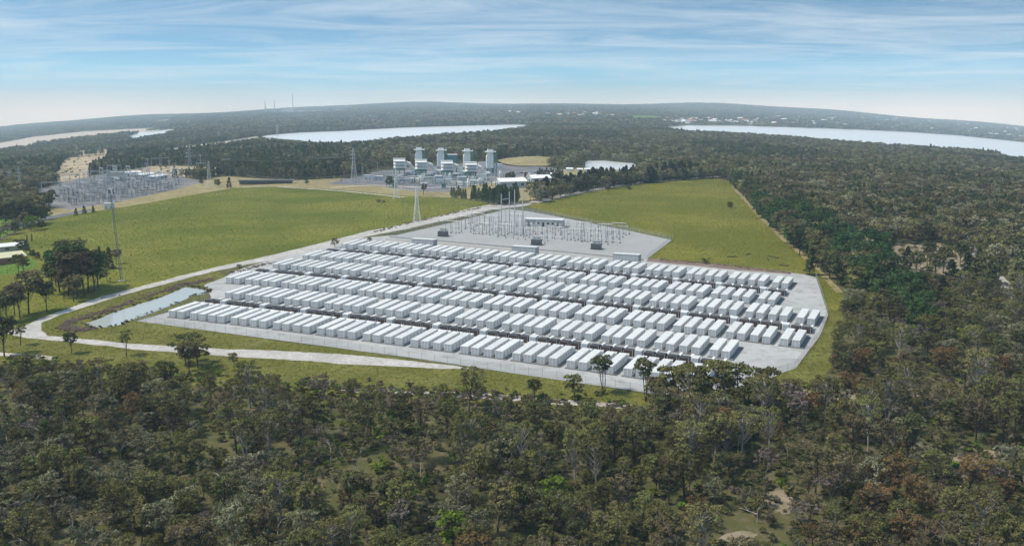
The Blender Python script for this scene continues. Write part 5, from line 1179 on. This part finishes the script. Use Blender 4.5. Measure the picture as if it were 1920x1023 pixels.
left = [(12, 604, 62, 'browngum', 'brownish gum at the left frame edge above the track bend'), (38, 598, 68, 'browngum', 'brown crowned gum left of the copse, its trunk bare'), (54, 588, 82, 'browngum', 'taller brown crowned gum left of the copse'), (88, 584, 58, 'gum', 'slim dark gum with bare trunk between the copse and the brown gums'), (3, 606, 55, 'gum', 'thin dark gum cut by the left frame edge'), (28, 592, 60, 'gum', 'dark gum behind the brown crowned pair at left'),
        (8, 668, 78, 'gum', 'dark gum in front of the track bend at the left frame edge'), (135, 663, 42, 'gum', 'small dark round topped tree before the lower track'), (38, 648, 42, 'young', 'thin young tree standing on the lower track edge'), (24, 634, 14, 'young', 'tiny sapling at the tip of the track bend'), (237, 668, 52, 'young', 'thin leafy tree before the track below the pond'), (345, 684, 62, 'wide', 'broad olive gum overlapping the lower track, left of pair'), (372, 690, 60, 'wide', 'broad olive gum overlapping the lower track, right of pair'), (440, 686, 26, 'wide', 'low round olive tree on the verge below the fence'), (355, 702, 66, 'browngum', 'dark stemmed gum before the broad pair on lower track'),
        (205, 504, 42, 'cypress', 'dark rounded cypress beside the antenna mast'), (188, 501, 40, 'column', 'narrow dark column tree left of the rounded cypress'), (218, 495, 28, 'browngum', 'thin grey tree right of the cypress behind the mast'), (202, 530, 26, 'young', 'bare young stem before the cypress'), (52, 424, 46, 'oak', 'large dark round tree at the left road, right one'), (12, 424, 46, 'oak', 'large dark round tree at the left frame edge by the road'), (72, 420, 36, 'oak', 'smaller dark tree right of the large road trees'), (30, 415, 40, 'oak', 'dark tree behind the two large road trees'), (86, 412, 24, 'oak', 'dark tree at the right end of the roadside trees'),
        (58, 433, 28, 'light', 'bright light green tree on the lawn beside the road'), (28, 438, 24, 'oak', 'small round tree on the lawn left of the bright tree'), (78, 430, 18, 'oak', 'low spreading bush tree right of the bright lawn tree'), (51, 453, 14, 'column', 'dark conifer in the field, left of a tight pair'), (60, 452, 14, 'column', 'dark conifer in the field, right of a tight pair'), (45, 478, 30, 'oak', 'green garden tree right of the brick house'), (62, 484, 16, 'oak', 'dark garden bush tree right of the brick house'), (71, 486, 14, 'oak', 'rounded dark garden tree farthest right of the house'), (30, 462, 14, 'oak', 'small tree behind the house roof'), (35, 515, 40, 'gum', 'slim gum between the brick house and the copse'), (47, 522, 44, 'young', 'thin young gum before the house garden'),
        (143, 404, 14, 'casu', 'dark bush tree at field edge, left of three'), (158, 401, 16, 'casu', 'dark bush tree at field edge, middle of three'), (175, 399, 14, 'casu', 'dark bush tree at field edge, right of three'), (328, 334, 22, 'casu', 'dark bushy tree beside the left switchyard\'s right end'), (430, 352, 20, 'casu', 'dark conifer beside the far field corner'), (408, 350, 14, 'oak', 'low bush tree by the pale tower'), (378, 346, 10, 'oak', 'low dark bush beside the switchyard corner'), (575, 346, 9, 'oak', 'small dark bush on scrub right of the pump house'),
        (628, 464, 18, 'wide', 'round tree beside the track at the back left corner of the pad'), (451, 512, 18, 'young', 'small tree at the pad edge by the left containers'), (693, 452, 8, 'shrub', 'small round bush by the track left of substation'), (1322, 494, 12, 'shrub', 'dark shrub on the grass behind the back container row'), (1369, 392, 14, 'oak', 'lone small tree standing in the right field'), (1179, 369-12, 9, 'shrub', 'small bush at the far edge of the right field'), (1140, 363, 16, 'browngum', 'small brown tree on the track at the right field\'s far edge'), (731, 350, 20, 'oak', 'dark bushy tree before the gas plant, left one'), (794, 366, 22, 'browngum', 'bare brownish tree before the gas plant yard'), (710, 380, 7, 'shrub', 'small dark shrub on left field near its far edge'), (719, 380, 5, 'shrub', 'tiny dark shrub right of the field shrub'),
        (1133, 736, 74, 'tallgum', 'tall gum with tufted crown before the front containers, left of two'), (1212, 752, 86, 'tallgum', 'tall tufted gum before the front containers, right of two'), (1003, 752, 44, 'gum', 'small umbrella shaped dark tree on the front grass edge'), (1080, 752, 52, 'wide', 'thin leafed tree at the fence left of the tall gums'), (1270, 765, 82, 'wide', 'broad olive gum hiding the front right containers, leftmost of the group'), (1305, 770, 94, 'wide', 'broad olive gum hiding the front right pad corner, second of the group'), (1345, 765, 92, 'wide', 'broad brown green gum at the front right pad corner, third of the group'), (1390, 762, 84, 'wide', 'broad gum before the pad corner, fourth of the group'), (1425, 760, 76, 'wide', 'broad gum before the pad corner, rightmost of the group'), (1235, 765, 64, 'browngum', 'brownish gum below the two tall tufted gums')]
for x, y, h, k, lb in left: solo(k, (x, y), h, lb)
pr = random.Random(3); pines = []
for i in range(7): pines.append((847+i*4.3, 372+pr.uniform(-2, 2), pr.uniform(16, 24), 'pine'))
for i in range(9): pines.append((884+i*3.4, 375+pr.uniform(-3, 4), pr.uniform(16, 32), 'pine'))
for i in range(20): pines.append((908+i*3.3, 384-abs(i-8)*.3+pr.uniform(-5, 2), pr.uniform(26, 38), 'pine'))
for i, (x, y, h, k) in enumerate(sorted(pines)): solo(k, (x, y), h, f'dark green pine in the row left of the substation masts, {ordn(i+1)} from left', 'pines behind the substation', 'pine_tree')
cs = []
for i in range(34): cs.append((1006+i*3.75, 374-i*.82+pr.uniform(-6, 0), pr.uniform(24, 36), 'casu'))
for i, (x, y, h, k) in enumerate(sorted(cs)): solo(k, (x, y), h, f'dark casuarina in the belt above the right field track, {ordn(i+1)} from left', 'casuarina belt above the right field', 'casuarina_tree')
cs = [(1008+i*4.2, 331+pr.uniform(-3, 2), pr.uniform(12, 18), 'casu') for i in range(12)]+[(952, 338, 14, 'oak'), (961, 337, 15, 'oak'), (985, 335, 12, 'casu')]
for i, (x, y, h, k) in enumerate(sorted(cs)): solo(k, (x, y), h, f'small dark tree among the huts beyond the white sheds, {ordn(i+1)} from left', 'small trees beyond the sheds', 'casuarina_tree')
cs = [(1102+i*8.5, 325+pr.uniform(-2, 3), pr.uniform(7, 15), 'casu') for i in range(11)]
for i, (x, y, h, k) in enumerate(sorted(cs)): solo(k, (x, y), h, f'small dark tree before the pale pond right of the sheds, {ordn(i+1)} from left', 'small trees before the back pond', 'casuarina_tree')
cs = [(1168+i*5.2, 347-i*.45+pr.uniform(-6, 1), pr.uniform(18, 34), 'casu') for i in range(30)]
for i, (x, y, h, k) in enumerate(sorted(cs)): solo(k, (x, y), h, f'dark casuarina along the right field\'s far edge, {ordn(i+1)} from left', 'casuarinas along the right field edge', 'casuarina_tree')
cs = [(1700, 505, 44), (1716, 520, 50), (1738, 498, 46), (1752, 528, 56), (1768, 512, 52), (1782, 545, 60), (1800, 500, 48), (1812, 530, 58), (1690, 540, 46), (1728, 560, 54), (1765, 570, 56), (1745, 470, 38)]
for i, (x, y, h) in enumerate(sorted(cs)): solo('casu' if i % 2 else 'gum', (x, y), h, f'dark upright tree in the sandy clearing at right, {ordn(i+1)} from left', 'dark trees in the right sandy clearing')
cs = []
for i in range(46):
    t = i/45; x = np.interp(t, [0, .3, .6, 1], [1378, 1450, 1520, 1612]); y = np.interp(t, [0, .3, .6, 1], [362, 436, 500, 566]); cs.append((x+pr.uniform(2, 22), y+pr.uniform(-6, 4), pr.uniform(26, 38)+t*30))
for i, (x, y, h) in enumerate(sorted(cs, key=lambda a: a[1])): solo(['greengum', 'gum', 'greengum', 'wide', 'browngum'][i % 5], (x, y), h, f'{["deep green", "dark green", "deep green", "olive", "brownish"][i % 5]} tree along the right field\'s forest edge, {ordn(i+1)} counting from the far end', 'green trees along the right field edge')
# fallen timber on the right field
for i, (x, y, L_) in enumerate(sorted([(1374, 482, 6), (1450, 482, 8), (1470, 498, 5), (1404, 477, 5), (1440, 486, 7)])):
    o = MB().bar((-L_/2, 0, .25), (L_/2, .6, .3), .28, .16, n=7).bar((L_*.1, .2, .3), (L_*.3, 1.4, .9), .12, .05, n=5).build('fallen_log', M['bark']); o.location = at(x, y); o.rotation_euler = (0, 0, i*.7)
    tag(o, f'dark fallen log on the grass behind the containers, {ordn(i+1)} of five from left', 'log', 'fallen logs on the right field')
# white dead limbs among the foreground trees
def deadwood(seed):
    rg = np.random.default_rng(seed); T = MB()
    def grow(p, d, L_, r_, k):
        q = p+d*L_; T.bar(tuple(p), tuple(q), r_, r_*.65, n=4)
        if k == 0: return
        for _ in range(2):
            e = d+rg.normal(0, .45, 3); e[2] = abs(e[2])*.7+.05; e /= np.linalg.norm(e); grow(q, e, L_*rg.uniform(.5, .85), r_*.6, k-1)
    grow(np.array([0, 0, -.2]), np.array([.2, 0, 1.])/1.02, 2.6, .15, 4); return T.mesh('dead_tree', mat('dead_wood', (.50, .47, .44), rough=.9, var=.2, scale=1))
dm = [deadwood(300+i) for i in range(3)]
dead = [(95, 815), (20, 825), (68, 1000), (345, 1000), (300, 985), (1690, 970), (440, 905), (952, 812), (960, 840), (1165, 985), (1320, 985), (1420, 955), (1870, 955), (1830, 975), (620, 845), (690, 930), (860, 970), (1000, 950), (520, 980), (1560, 930), (1230, 960)]
for i, (x, y) in enumerate(sorted(dead)):
    o = link('dead_tree', dm[i % 3]); o.location = at(x, y+25); o.rotation_euler = (0, pr.uniform(-.3, .3), pr.uniform(0, 6)); s = pr.uniform(.9, 1.35); o.scale = (s, s, s)
    tag(o, f'bleached leafless dead tree in the foreground bush, {ordn(i+1)} from the left edge', 'dead tree', 'bleached dead trees in the bush')

# ------------------------------------------------------------------ haze
hz = MB().bx(-11500, 11500, -400, 15500, -900, 260).build('haze', None); tag(hz, 'thin pale blue haze lying over the whole plain', 'haze', kind='stuff')
hm_ = bpy.data.materials.new('haze'); hm_.use_nodes = True; t = hm_.node_tree; t.nodes.remove(t.nodes['Principled BSDF'])
pv = t.nodes.new('ShaderNodeVolumePrincipled'); pv.inputs['Color'].default_value = (.58, .80, 1, 1); pv.inputs['Absorption Color'].default_value = (1, 1, 1, 1); pv.inputs['Density'].default_value = 9e-5; pv.inputs['Anisotropy'].default_value = .0
t.links.new(pv.outputs[0], t.nodes['Material Output'].inputs['Volume']); hz.data.materials.append(hm_)
# names of the setting's sheets get a label each
LB_ = {'grass_field': 'wide olive green pasture field', 'grass_verge': 'rough grass verge beside the gravel pad', 'gravel_pad': 'pale grey gravel pad under the battery rows', 'substation_pad': 'grey gravel pad under the substation', 'dirt_track': 'pale dirt track', 'lake': 'bright sheet of lake water', 'pond': 'still pond reflecting the sky', 'lawn': 'bright green lawn', 'road': 'grey sealed road at the left edge'}
for o in scene.objects:
    if o.get('kind') == 'structure' and not o.get('label'):
        b_ = o.name.split('.')[0]; o['label'] = LB_.get(b_, b_.replace('_', ' ')+' in the plain'); o['category'] = b_.replace('_', ' ')
